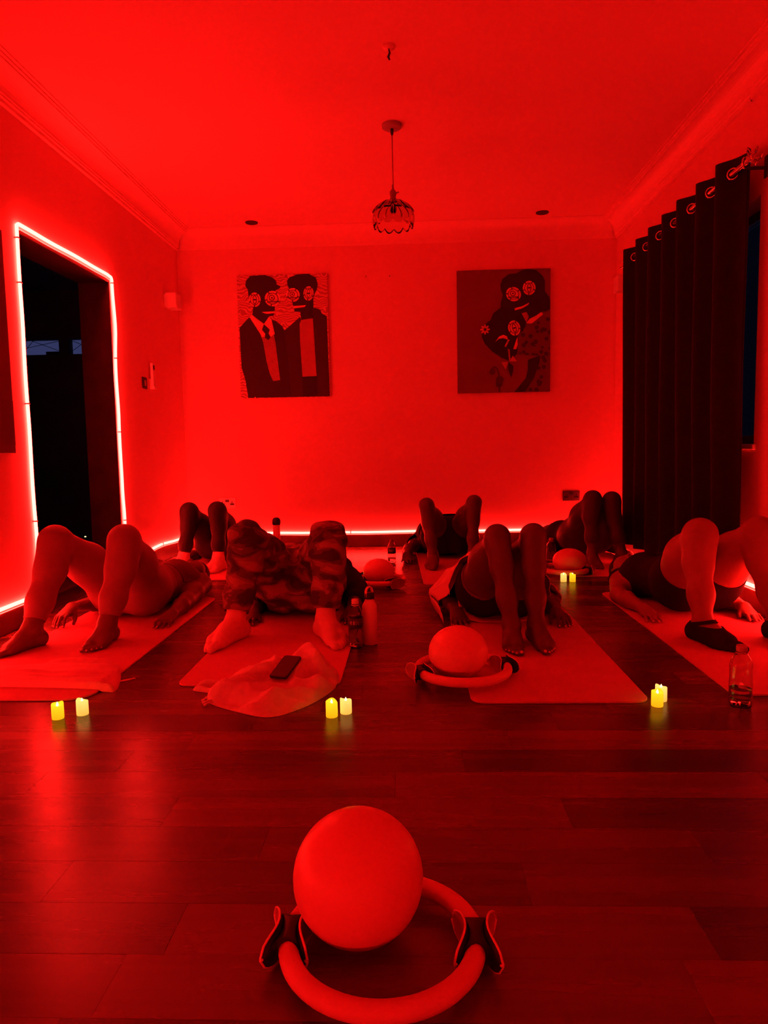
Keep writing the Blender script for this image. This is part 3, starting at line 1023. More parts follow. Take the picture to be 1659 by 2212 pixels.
exercise_mat(-1.775, -1.16, 2.4, 4.12, M['mat_a'], 'rose exercise mat under the person in rose leggings, pink cloth on its end', r=0.09)
exercise_mat(-0.89, -0.275, 2.545, 4.25, M['mat_a'], 'rose exercise mat under the person in camouflage trousers')
exercise_mat(0.195, 0.8, 2.355, 4.1, M['mat_b'], 'plum exercise mat under the barefoot person in a white tee, ring overlapping its corner', r=0.05)
exercise_mat(1.1, 1.7, 2.42, 4.14, M['mat_a'], 'rose exercise mat under the person in black strap shoes')
exercise_mat(-1.735, -1.135, 4.66, 6.2, M['mat_a'], 'rose exercise mat under the person in light ankle socks')
exercise_mat(0.045, 0.65, 4.44, 6.15, M['mat_b'], 'plum exercise mat under the person in black shorts', rz=0.03)
exercise_mat(1.01, 1.58, 4.66, 6.2, M['mat_b'], 'plum exercise mat under the barefoot person in black leggings')


# ------------------------------------------------------------------ soft balls and rings
def soft_ball(x, y, rx, rz, z0, label):
    o = empty('soft_ball', (x, y, z0), label, 'ball')
    n = 32
    V, Fc = [], []
    for i in range(n + 1):
        ph = math.pi * i / n
        for kx in range(48):
            t = 2 * math.pi * kx / 48
            zz = rz + rz * math.cos(ph)
            V.append((rx * math.sin(ph) * math.cos(t), rx * math.sin(ph) * math.sin(t), max(zz, 0.0015)))
    for i in range(n):
        for kx in range(48):
            a, b = i * 48 + kx, i * 48 + (kx + 1) % 48
            Fc.append((a, a + 48, b + 48, b))
    obj('ball_skin', V, Fc, M['ball'], o)
    # air plug on the back flank
    v, f = lathe_vf([(0.008, 0), (0.008, 0.004), (0.005, 0.006)], 12)
    p = obj('air_plug', v, f, M['ball_plug'], o)
    p.location = (rx * 0.6, rx * 0.79, rz * 1.05)
    d = Vector((0.6, 0.79, 0.05))
    p.rotation_euler = d.to_track_quat('Z', 'Y').to_euler()
    p.location = Vector((0, 0, rz)) + Vector((d.x * rx, d.y * rx, d.z * rz)) * 0.985
    return o


def pilates_ring(x, y, z0, R, rz, label):
    """padded hoop lying flat with two grip handles on opposite sides"""
    o = empty('pilates_ring', (x, y, z0), label, 'exercise ring', rz=rz)
    tr, zc = 0.0175, 0.0335
    gap = 0.19
    for s in (0, 1):
        pts = []
        for i in range(33):
            a = s * math.pi + gap + (math.pi - 2 * gap) * i / 32
            pts.append((R * math.cos(a), R * math.sin(a), zc))
        v, f = tube_vf(pts, tr, 16)
        obj('foam_grip', v, f, M['foam'], o)
    v, f = tube_vf([(R * math.cos(2 * math.pi * i / 64), R * math.sin(2 * math.pi * i / 64), zc) for i in range(64)], 0.007, 8, closed=True)
    obj('hoop', v, f, M['black'], o)
    for s in (1, -1):
        # local frame: radial axis x (outwards), tangent axis y
        hd = empty('grip_handle', (s * R, 0, 0))
        hd.parent = o
        hd.rotation_euler.z = 0 if s > 0 else math.pi
        ny, nz = 17, 9
        LY, HZ = 0.058, 0.0295

        def bow(t):
            return 0.0165 + 0.021 * t * t

        for side in (-1, 1):
            Vi, Vo = [], []
            for i in range(ny):
                t = -1 + 2 * i / (ny - 1)
                hz = HZ * math.sqrt(max(0.0, 1 - (abs(t)) ** 3.2)) * 0.98 + 0.0012
                for j in range(nz):
                    q = -1 + 2 * j / (nz - 1)
                    px_ = side * (bow(t) - 0.004 * (1 - q * q))
                    Vi.append((px_, t * LY, zc + hz * q))
                    Vo.append((px_ + side * 0.0045, t * LY, zc + hz * q))
            fi = []
            for i in range(ny - 1):
                for j in range(nz - 1):
                    a = i * nz + j
                    qd = (a, a + nz, a + nz + 1, a + 1)
                    fi.append(qd if side < 0 else tuple(reversed(qd)))
            # outer cushion face, inner shell face, rim
            pd = obj('pad_cushion', Vo, fi, M['pad'], hd)
            obj('pad_shell', Vi, [tuple(reversed(q)) for q in fi], M['black'], hd)
            rimv, rimf = [], []
            loop = [(0, j) for j in range(nz)] + [(i, nz - 1) for i in range(1, ny)] + [(ny - 1, j) for j in range(nz - 2, -1, -1)] + [(i, 0) for i in range(ny - 2, 0, -1)]
            cpts = [(Vector(Vi[i * nz + j]) + Vector(Vo[i * nz + j])) / 2 for i, j in loop]
            v, f = tube_vf(cpts, 0.0021, 6, closed=True)
            obj('pad_rim', v, f, M['rim'], hd)
        # dark saddle filling the waist between the pads
        V, Fc = [], []
        prof_n = 13
        for i in range(prof_n):
            t = -0.72 + 1.44 * i / (prof_n - 1)
            w = bow(t) - 0.002
            hz = 0.021 - 0.004 * t * t
            ring_pts = []
            for kx in range(16):
                an = 2 * math.pi * kx / 16
                cx_, sz_ = math.cos(an), math.sin(an)
                ring_pts.append((w * math.copysign(abs(cx_) ** 0.45, cx_), t * LY * (1 - 0.28 * (1 - abs(cx_))), zc + hz * math.copysign(abs(sz_) ** 0.6, sz_)))
            V += ring_pts
        for i in range(prof_n - 1):
            for kx in range(16):
                a, b = i * 16 + kx, i * 16 + (kx + 1) % 16
                Fc.append((a, b, b + 16, a + 16))
        Fc.append(tuple(reversed(range(16))))
        Fc.append(tuple(range((prof_n - 1) * 16, prof_n * 16)))
        obj('saddle', V, Fc, M['black'], hd)
    return o


soft_ball(-0.105, 1.2, 0.116, 0.116, 0.0, 'taut round exercise ball resting in the ring alone on bare planks')
pilates_ring(-0.061, 1.15, 0.0, 0.161, math.radians(-1), 'padded exercise ring lying alone on bare planks around the taut ball')
soft_ball(0.168, 2.62, 0.112, 0.098, MT * 0.9, 'exercise ball at the corner of the plum mat beside bare feet')
pilates_ring(0.184, 2.62, MT, 0.168, math.radians(16), 'padded exercise ring at the corner of the plum mat beside bare feet')
soft_ball(-0.217, 4.5, 0.102, 0.082, 0.0, 'soft exercise ball in front of the small bottle with a dark label')
pilates_ring(-0.205, 4.46, 0.0, 0.15, math.radians(-52), 'padded exercise ring around the ball near the small dark-labelled bottle')
soft_ball(1.055, 4.75, 0.112, 0.085, MT, 'half-deflated exercise ball by the mat, two candles before it')
pilates_ring(1.02, 4.745, MT, 0.155, math.radians(-22), 'padded exercise ring with two candles just before it')


# ------------------------------------------------------------------ flameless candles
def wax(name, c1, c2, s):
    m = mat(name, (0.5, 0.36, 0.1), 0.5, 0.3)
    nt = m.node_tree
    b = nt.nodes['Principled BSDF']
    tc = nt.nodes.new('ShaderNodeTexCoord')
    sp = nt.nodes.new('ShaderNodeSeparateXYZ')
    nt.links.new(tc.outputs['Object'], sp.inputs[0])
    n = nt.nodes.new('ShaderNodeTexNoise')
    n.inputs['Scale'].default_value = 40
    nt.links.new(tc.outputs['Object'], n.inputs['Vector'])
    ad = nt.nodes.new('ShaderNodeMath')
    ad.operation = 'MULTIPLY_ADD'
    ad.inputs[1].default_value = 0.018
    nt.links.new(n.outputs['Fac'], ad.inputs[0])
    nt.links.new(sp.outputs['Z'], ad.inputs[2])
    r = nt.nodes.new('ShaderNodeValToRGB')
    mr = nt.nodes.new('ShaderNodeMapRange')
    mr.inputs['From Max'].default_value = 0.06
    nt.links.new(ad.outputs[0], mr.inputs['Value'])
    nt.links.new(mr.outputs['Result'], r.inputs['Fac'])
    r.color_ramp.elements[0].color = (*c1, 1)
    r.color_ramp.elements[1].color = (*c2, 1)
    nt.links.new(r.outputs['Color'], b.inputs['Emission Color'])
    b.inputs['Emission Strength'].default_value = s
    return m


waxA = wax('yellow_wax', (1.1, 0.42, 0.004), (1.4, 0.85, 0.015), 0.62)
waxB = wax('pale_wax', (1.1, 0.5, 0.05), (1.3, 0.88, 0.2), 0.62)
flame_m = emission('candle_flame', (1.0, 0.85, 0.35), 2.2)
for _m in (waxA, waxB, flame_m):
    _m.cycles.emission_sampling = 'NONE'      # far too dim to light anything; seen and mirrored as usual


def candle(x, y, rz, m, label, h=0.05, z0=0.0, r=0.0195):
    o = empty('led_candle', (x, y, z0), label, 'candle', rz=rz)
    n = 28
    V, Fc = [], []
    rows = [(r * 0.97, 0.0), (r, 0.003), (r, h * 0.5), (r * 0.99, h - 0.002), (r * 0.93, h), (r * 0.8, h - 0.004), (r * 0.3, h - 0.006), (0.001, h - 0.006)]
    for q, z in rows:
        for kx in range(n):
            t = 2 * math.pi * kx / n
            wv = (0.003 * math.sin(t) + 0.002 * math.sin(2 * t + 0.7) + 0.0012 * math.sin(3 * t)) if z > h * 0.7 else 0
            V.append((q * math.cos(t), q * math.sin(t), z + wv))
    for i in range(len(rows) - 1):
        for kx in range(n):
            a, b = i * n + kx, i * n + (kx + 1) % n
            Fc.append((a, b, b + n, a + n))
    Fc.append(tuple(reversed(range(n))))
    obj('wax_body', V, Fc, m, o)
    v, f = lathe_vf([(0.0035, h - 0.008), (0.004, h - 0.002), (0.0025, h + 0.003), (0.0003, h + 0.007)], 10)
    obj('flame_tip', v, f, flame_m, o)
    return o


candle(-1.185, 2.24, 0.3, waxA, 'deeper yellow of two candles before the pink cloth')
candle(-1.118, 2.275, 2.2, waxB, 'paler of two candles before the pink cloth')
candle(-0.272, 2.25, 1.0, waxA, 'bright yellow candle before the crumpled fleece, the taller one', h=0.052)
candle(-0.228, 2.28, 2.6, waxB, 'amber candle before the crumpled fleece, the shorter one', h=0.047)
candle(0.812, 2.335, 0.2, waxA, 'candle by the plum mat corner overlapping a paler one behind it')
candle(0.842, 2.385, 1.9, waxB, 'pale candle by the plum mat corner, half hidden behind another')
candle(0.965, 4.515, 0.6, waxB, 'paler of two candles before the half-deflated ball')
candle(1.021, 4.51, 1.4, waxA, 'yellower of two candles before the half-deflated ball')
candle(-0.385, 4.66, 0.9, waxA, 'candle partly hidden behind the camouflage sleeve near the soft ball')
candle(-0.372, 4.585, 2.9, waxB, 'candle at the ring left of the soft ball, mostly hidden by an arm')


# ------------------------------------------------------------------ bottles
def pet_bottle(x, y, label, h=0.215, r=0.033, lab=(0.09, 0.135), fill=0.12, marks=True, cap='plastic_w', name='water_bottle', ribs=False, z0=0.0, rz=0.0):
    o = empty(name, (x, y, z0), label, 'bottle', rz=rz)
    k = h / 0.215
    pr = [(r * 0.7, 0.003), (r * 0.93, 0.0), (r, 0.010), (r, 0.03), (r * 0.96, 0.034), (r, 0.039), (r, 0.05), (r * 0.96, 0.054), (r, 0.06), (r, 0.085),
          (r * 0.97, 0.089), (r * 0.97, 0.136), (r, 0.14), (r * 0.97, 0.15), (r * 0.78, 0.17), (r * 0.5, 0.186), (r * 0.4, 0.192), (r * 0.4, 0.2)]
    pr = [(a, b * k) for a, b in pr]
    md_ = (lambda t, i: 1 - (0.06 * abs(math.sin(2.5 * t)) if i < 3 else 0)) if not ribs else (lambda t, i: 1 - (0.10 * max(0, math.sin(5 * t)) if i < 3 else (0.012 * max(0, math.sin(9 * t)) if 9 < i < 13 else 0)))
    v, f = lathe_vf(pr, 40, mod=md_, closed_top=False)
    b = obj('bottle_body', v, f, M['pet'], o)
    s = b.modifiers.new('thick', 'SOLIDIFY')
    s.thickness = 0.0008
    if fill:
        wp = [(r * 0.6, 0.005)] + [(a * 0.94, z) for a, z in pr[2:] if z < fill * k]
        wp.append((wp[-1][0], fill * k))
        v, f = lathe_vf(wp, 32)
        obj('water', v, f, M['water'], o)
    v, f = lathe_vf([(r * 0.46, 0.194 * k), (r * 0.47, 0.197 * k), (r * 0.47, 0.211 * k), (r * 0.43, 0.215 * k)], 24, mod=lambda t, i: 1 + 0.02 * math.cos(24 * t))
    obj('bottle_cap', v, f, M[cap], o)
    v, f = lathe_vf([(r * 0.5, 0.187 * k), (r * 0.52, 0.189 * k), (r * 0.5, 0.191 * k)], 24, closed_bot=False, closed_top=False)
    obj('neck_ring', v, f, M[cap], o)
    if lab:
        lr = r * 1.012
        v, f = lathe_vf([(lr, lab[0] * k), (lr, lab[1] * k)], 40, closed_bot=False, closed_top=False)
        lo = obj('bottle_label', v, f, M['label'], o)
        sm = lo.modifiers.new('thick', 'SOLIDIFY')
        sm.thickness = 0.0005
        if marks:
            # the worn, tall light strokes of the brand lettering, wrapped round the label
            zc, hh = (lab[0] * 0.45 + lab[1] * 0.55) * k, 0.0085 * k
            rr_ = lr + 0.0009
            for a, lean in ((-34, 0.1), (-25, 0.0), (-10, 0.0), (-4, 0.0), (9, -0.02), (24, -0.1)):
                Vs = []
                for zz in (-1, 1):
                    for da in (-1.8, 1.8):
                        an = math.radians(-90 + a + da + (lean * zz) * 40)
                        Vs.append((rr_ * math.cos(an), rr_ * math.sin(an), zc + zz * hh))
                st = obj('label_lettering', Vs, [(0, 1, 3, 2)], M['print'], lo)
    return o


pet_bottle(-0.255, 3.06, 'clear water bottle with dark lettered label beside the pale flask', fill=0.08)
pet_bottle(-0.155, 5.3, 'small water bottle with dark label behind the soft ball', h=0.185, r=0.031, fill=0.05, cap='skin1')
pet_bottle(1.085, 2.335, 'clear ribbed water bottle without label by the rose mat and candles', h=0.205, r=0.0365, lab=None, fill=0.062, ribs=True, cap='pad')
pet_bottle(1.0, 5.1, 'clear ribbed water bottle standing behind the half-deflated ball', h=0.205, r=0.0355, lab=None, fill=0.05, ribs=True, cap='pad')

fl = empty('metal_flask', (-0.195, 3.11, 0), 'pale metal flask with looped screw lid beside the clear bottle', 'bottle')
v, f = lathe_vf([(0.031, 0), (0.0335, 0.003), (0.0335, 0.168), (0.032, 0.176), (0.021, 0.199), (0.019, 0.203), (0.019, 0.207)], 36)
obj('flask_body', v, f, M['flask'], fl)
v, f = lathe_vf([(0.021, 0.206), (0.0215, 0.208), (0.0215, 0.229), (0.019, 0.232)], 28, mod=lambda t, i: 1 + 0.03 * math.cos(14 * t))
obj('screw_lid', v, f, M['black'], fl)
pts = [(-0.0165, 0, 0.215), (-0.0165, 0, 0.238), (-0.0135, 0, 0.248), (-0.006, 0, 0.256), (0.004, 0, 0.257), (0.011, 0, 0.25), (0.0145, 0, 0.24), (0.0155, 0, 0.228)]
V, Fc = [], []
for p in pts:
    V += [(p[0], -0.007, p[2]), (p[0], 0.007, p[2])]
Fc = [(2 * i, 2 * i + 1, 2 * i + 3, 2 * i + 2) for i in range(len(pts) - 1)]
lpo = obj('lid_loop', V, Fc, M['flask'], fl)
sm = lpo.modifiers.new('thick', 'SOLIDIFY')
sm.thickness = 0.004
fl.rotation_euler.z = 0.7

df = empty('domed_flask', (-1.095, 5.66, 0), 'tall flask with dark domed lid standing near the back wall', 'bottle')
v, f = lathe_vf([(0.026, 0), (0.0285, 0.004), (0.0285, 0.262), (0.026, 0.268)], 32)
obj('flask_body', v, f, M['cloth_r'], df)
v, f = lathe_vf([(0.03, 0.266), (0.0345, 0.272), (0.036, 0.285), (0.034, 0.302), (0.028, 0.316), (0.016, 0.324), (0.004, 0.326)], 28, mod=lambda t, i: 1 - 0.03 * max(0, math.sin(6 * t)))
obj('domed_lid', v, f, M['black'], df)


# ------------------------------------------------------------------ cloths
def smooth_outline(pts, n=72):
    P = np.array(pts, float)
    N = len(P)
    out = []
    for i in range(n):
        s = i / n * N
        a = int(s)
        t = s - a
        p0, p1, p2, p3 = P[(a - 1) % N], P[a % N], P[(a + 1) % N], P[(a + 2) % N]
        out.append(0.5 * ((2 * p1) + (-p0 + p2) * t + (2 * p0 - 5 * p1 + 4 * p2 - p3) * t * t + (-p0 + 3 * p1 - 3 * p2 + p3) * t ** 3))
    return np.array(out)


def cloth_pile(name, outline, ctr, height, m, label, cat, z0, seed=0, fold=0.012, fscale=9.0, edge=0.25, n=96, rings=26, ridge=None, dip=None, ground=None, aniso=(1.0, 0.8)):
    O = smooth_outline(outline, n)
    V, Fc = [], []
    for i in range(rings + 1):
        t = i / rings
        for kx in range(n):
            p = np.array(ctr) * (1 - t) + O[kx] * t
            prof_ = (1 - t ** (1 / max(edge, 1e-3))) ** 0.55 if t < 1 else 0
            q = Vector((p[0] * fscale * aniso[0], p[1] * fscale * aniso[1], seed * 3.1))
            nz = mnoise.noise(q) + 0.5 * mnoise.noise(q * 2.3)
            rg = abs(mnoise.noise(Vector((p[0] * fscale * 0.55 * aniso[0] + p[1] * 3, p[1] * fscale * 1.25 * aniso[1], seed + 5))))
            z = height * prof_ * (0.75 + 0.35 * nz) + fold * prof_ * (1 - 3.0 * rg)
            if ridge:
                z += ridge(p[0], p[1]) * prof_
            if dip:
                z = dip(p[0], p[1], z)
            V.append((p[0] - ctr[0], p[1] - ctr[1], max(z, 0.0015 if t < 1 else 0.0) + (ground(p[0], p[1]) if ground else 0.0)))
    for i in range(rings):
        for kx in range(n):
            a, b = i * n + kx, i * n + (kx + 1) % n
            Fc.append((a, a + n, b + n, b))
    o = obj(name, V, Fc, m)
    o.location = (ctr[0], ctr[1], z0)
    return tag(o, label, cat)


def on_mat(x0, x1, y0, y1):
    def g_(x, y):
        e = min(x - x0, x1 - x, y - y0, y1 - y)
        return 0.0008 + (MT + 0.0004) * min(1.0, max(0.0, e / 0.012 + 1.0))
    return g_


cloth_pile('pink_cloth', [(-1.72, 2.53), (-1.53, 2.525), (-1.3, 2.51), (-1.14, 2.49), (-1.1, 2.5), (-1.135, 2.63), (-1.175, 2.72), (-1.24, 2.8), (-1.34, 2.815), (-1.45, 2.8), (-1.56, 2.74), (-1.72, 2.68)],
           (-1.42, 2.63), 0.027, M['cloth_r'], 'flat pink cloth laid across the end of the rose mat', 'cloth', 0, seed=3, fold=0.012, fscale=8, edge=0.05, aniso=(0.5, 2.2), n=120, rings=40, ground=on_mat(-1.775, -1.16, 2.4, 4.12))

PHC = Vector((-0.475, 2.546, 0.074))
PHY = Vector((0.039, 0.147, 0.040)).normalized()
PHX = PHY.cross(Vector((0, 0, 1))).normalized()
PHN = PHX.cross(PHY).normalized()


def flee_ridge(x, y):
    a = 0.052 * math.exp(-((x + 0.45) / 0.10) ** 2 - ((y - 2.68) / 0.075) ** 2)          # heap at the back
    a += 0.045 * math.exp(-(((x + 0.36) * 0.95 + (y - 2.55) * 0.25) / 0.035) ** 2)        # roll down the right side
    a += 0.022 * math.exp(-(((x + 0.60) * 0.8 - (y - 2.5) * 0.55) / 0.03) ** 2)           # crease across the left
    a += 0.018 * math.exp(-(((x + 0.53) * 0.25 + (y - 2.36) * 0.95) / 0.025) ** 2)        # fold near the hem
    a -= 0.016 * math.exp(-(((x + 0.56) * 0.3 + (y - 2.31) * 0.95) / 0.014) ** 2)
    return a


def phone_dip(x, y, z):
    d = Vector((x, y, 0)) - Vector((PHC.x, PHC.y, 0))
    lx, ly = d.dot(Vector((PHX.x, PHX.y, 0))), d.dot(Vector((PHY.x, PHY.y, 0)))
    e = max(abs(lx) - 0.04, abs(ly) - 0.078)
    w = min(1.0, max(0.0, 1.0 - e / 0.03))
    zp = PHC.z + ly * PHY.z - 0.009 - MT
    return z * (1 - w) + w * zp if e > 0 else zp


cloth_pile('crumpled_fleece', [(-0.715, 2.37), (-0.6, 2.29), (-0.48, 2.24), (-0.39, 2.31), (-0.32, 2.43), (-0.285, 2.56), (-0.3, 2.69), (-0.36, 2.76), (-0.42, 2.765), (-0.5, 2.75), (-0.58, 2.73), (-0.66, 2.64), (-0.72, 2.56), (-0.8, 2.55), (-0.81, 2.5), (-0.74, 2.47), (-0.735, 2.42)],
           (-0.52, 2.52), 0.036, M['cloth_w'], 'crumpled pale fleece top dropped on the mat end, phone on it', 'clothing', 0, seed=11, fold=0.032, fscale=10.0, edge=0.2, n=140, rings=44, ridge=flee_ridge, dip=phone_dip, ground=on_mat(-0.89, -0.275, 2.545, 4.25))
# fringe beads at the fleece hem
for i, (fx, fy) in enumerate([(-0.735, 2.36), (-0.745, 2.385), (-0.74, 2.41), (-0.725, 2.34)]):
    v, f = tube_vf([(fx, fy, 0.004), (fx + 0.012, fy + 0.006, 0.01), (fx + 0.03, fy + 0.012, 0.012)], [0.005, 0.0032, 0.0028], 7)
    child_world(obj('hem_tassel', v, f, M['cloth_w']), bpy.data.objects['crumpled_fleece'])

V, Fc = prism_vf(rounded_rect(-0.036, 0.036, -0.073, 0.073, 0.011, 5), 0, 0.0082)
ph = empty('smartphone', PHC - PHN * 0.0045, 'black smartphone lying face up on the crumpled fleece', 'phone')
ph.rotation_euler = Matrix((PHX, PHY, PHN)).transposed().to_euler()
po = obj('phone_case', V, Fc, M['black'], ph, smooth=False)
add_bevel(po, 0.002)
V, Fc = prism_vf(rounded_rect(-0.033, 0.033, -0.070, 0.070, 0.009, 5), 0.0078, 0.0088)
obj('screen', V, Fc, M['phone'], ph, smooth=False)

V, Fc = prism_vf([(-0.035, -0.006), (0.0, -0.008), (0.04, 0.004), (0.035, 0.011), (0.0, 0.006), (-0.03, 0.003)], 0.0, 0.004)
sc_ = obj('hair_clip', V, Fc, M['rim'], smooth=False)
sc_.location = (-1.112, 2.615, 0.0005)
sc_.rotation_euler.z = 0.5
add_bevel(sc_, 0.001)
tag(sc_, 'small pale pink hair clip on the planks beside the pink cloth', 'hair clip')

# ================================================================== PEOPLE
exec_people = True


def surface_nets(f, org, h):
    s = f < 0
    nx, ny, nz = f.shape
    c = np.zeros((nx - 1, ny - 1, nz - 1), np.int8)
    for i in (0, 1):
        for j in (0, 1):
            for k2 in (0, 1):
                c += s[i:nx - 1 + i, j:ny - 1 + j, k2:nz - 1 + k2]
    act = (c > 0) & (c < 8)
    I = np.argwhere(act)
    idx = np.full(act.shape, -1, np.int64)
    idx[act] = np.arange(len(I))
    acc = np.zeros((len(I), 3))
    cnt = np.zeros(len(I))
    corners = [(i, j, k2) for i in (0, 1) for j in (0, 1) for k2 in (0, 1)]
    fv = {cn: f[I[:, 0] + cn[0], I[:, 1] + cn[1], I[:, 2] + cn[2]] for cn in corners}
    for a in corners:
        for ax in range(3):
            if a[ax] == 0:
                b = list(a)
                b[ax] = 1
                b = tuple(b)
                fa, fb = fv[a], fv[b]
                m = (fa < 0) != (fb < 0)
                t = np.where(m, fa / np.where(m, fa - fb, 1), 0)
                p = np.array(a, float)[None, :].repeat(len(I), 0)
                p[:, ax] += t
                acc[m] += p[m]
                cnt[m] += 1
    V = (I + acc / np.maximum(cnt, 1)[:, None]) * h + np.array(org)
    quads = []
    for ax in range(3):
        sl0 = [slice(None)] * 3
        sl1 = [slice(None)] * 3
        sl0[ax] = slice(0, -1)
        sl1[ax] = slice(1, None)
        d0, d1 = s[tuple(sl0)], s[tuple(sl1)]
        E_ = np.argwhere(d0 != d1)
        o1, o2 = [q for q in range(3) if q != ax]
        ok = (E_[:, o1] > 0) & (E_[:, o2] > 0) & (E_[:, o1] < f.shape[o1] - 1) & (E_[:, o2] < f.shape[o2] - 1)
        E_ = E_[ok]
        flip = d0[E_[:, 0], E_[:, 1], E_[:, 2]]

        def cell(da, db):
            q = E_.copy()
            q[:, o1] -= da
            q[:, o2] -= db
            return idx[q[:, 0], q[:, 1], q[:, 2]]
        q = np.stack([cell(1, 1), cell(0, 1), cell(0, 0), cell(1, 0)], 1)
        rev = flip if ax != 1 else ~flip
        q[~rev] = q[~rev][:, ::-1]
        quads.append(q)
    return V, np.concatenate(quads)


def smooth_verts(V, Q, it=2, lam=0.5):
    e = np.concatenate([Q[:, [0, 1]], Q[:, [1, 2]], Q[:, [2, 3]], Q[:, [3, 0]]])
    for _ in range(it):
        acc = np.zeros_like(V)
        cnt = np.zeros(len(V))
        for a, b in ((0, 1), (1, 0)):
            np.add.at(acc, e[:, a], V[e[:, b]])
            np.add.at(cnt, e[:, a], 1)
        V = V * (1 - lam) + lam * acc / np.maximum(cnt, 1)[:, None]
    return V


def vert_normals(V, T):
    n = np.cross(V[T[:, 1]] - V[T[:, 0]], V[T[:, 2]] - V[T[:, 0]])
    N = np.zeros_like(V)
    for i in range(3):
        np.add.at(N, T[:, i], n)
    return N / np.maximum(np.linalg.norm(N, axis=1), 1e-12)[:, None]


def tri(Q):
    return np.concatenate([Q[:, [0, 1, 2]], Q[:, [0, 2, 3]]])


def clip_mesh(V, T, fld):
    """keep the part of a triangle mesh where fld > 0, cut along the zero line"""
    ins = fld > 0
    c = ins[T].sum(1)
    keep = [tuple(t) for t in T[c == 3]]
    V = list(map(tuple, V))
    cache = {}

    def cut(a, b):
        key = (min(a, b), max(a, b))
        if key not in cache:
            t = fld[a] / (fld[a] - fld[b])
            cache[key] = len(V)
            V.append(tuple(V[a][i] + t * (V[b][i] - V[a][i]) for i in range(3)))
        return cache[key]
    for t in T[(c == 1) | (c == 2)]:
        t = list(map(int, t))
        for r_ in range(3):
            a, b, d = t[r_], t[(r_ + 1) % 3], t[(r_ + 2) % 3]
            if ins[a] and not ins[b] and not ins[d]:
                keep.append((a, cut(a, b), cut(a, d)))
                break
            if not ins[a] and ins[b] and ins[d]:
                ab, ad = cut(a, b), cut(a, d)
                keep.append((ab, b, d))
                keep.append((ab, d, ad))
                break
    V = np.array(V)
    K = np.array(keep)
    used, inv = np.unique(K, return_inverse=True)
    return V[used], inv.reshape(-1, 3)


class Field:
    def __init__(self, lo, hi, h):
        self.lo, self.h = np.array(lo, float), h
        self.n = np.ceil((np.array(hi) - self.lo) / h).astype(int) + 1
        self.ax = [self.lo[i] + h * np.arange(self.n[i]) for i in range(3)]

    def blank(self):
        return np.full(self.n, 0.5, np.float32)

    def add(self, D, prims, k, grow=0.0):
        """smooth union of tapered capsules (ax,ay,az,ra,bx,by,bz,rb) into D"""
        for p in prims:
            a, ra, b, rb = np.array(p[0:3], float), p[3] + grow, np.array(p[4:7], float), p[7] + grow
            mg = max(ra, rb) + k + 0.03
            lo = np.floor((np.minimum(a, b) - mg - self.lo) / self.h).astype(int)
            hi = np.ceil((np.maximum(a, b) + mg - self.lo) / self.h).astype(int) + 1
            lo = np.clip(lo, 0, self.n)
            hi = np.clip(hi, 0, self.n)
            if (hi <= lo).any():
                continue
            sl = tuple(slice(l, q) for l, q in zip(lo, hi))
            X = self.ax[0][sl[0]][:, None, None] - a[0]
            Y = self.ax[1][sl[1]][None, :, None] - a[1]
            Z = self.ax[2][sl[2]][None, None, :] - a[2]
            ab = b - a
            L2 = max(float(ab @ ab), 1e-9)
            t = np.clip((X * ab[0] + Y * ab[1] + Z * ab[2]) / L2, 0, 1)
            d = np.sqrt((X - t * ab[0]) ** 2 + (Y - t * ab[1]) ** 2 + (Z - t * ab[2]) ** 2) - (ra + (rb - ra) * t)
            cur = D[sl]
            hh = np.maximum(k - np.abs(cur - d), 0) / k if k > 0 else 0
            D[sl] = np.minimum(cur, d) - hh * hh * k * 0.25
        return D


def sm_union(a, b, k):
    hh = np.maximum(k - np.abs(a - b), 0) / k
    return np.minimum(a, b) - hh * hh * k * 0.25


def seg_t(V, a, b):
    a, b = np.array(a, float), np.array(b, float)
    ab = b - a
    t = np.clip(((V - a) @ ab) / (ab @ ab), 0, 1)
    d = np.linalg.norm(V - a - t[:, None] * ab, axis=1)
    return t, d


def v3(*a):
    return np.array(a, float)


Z0 = MT + 0.0005


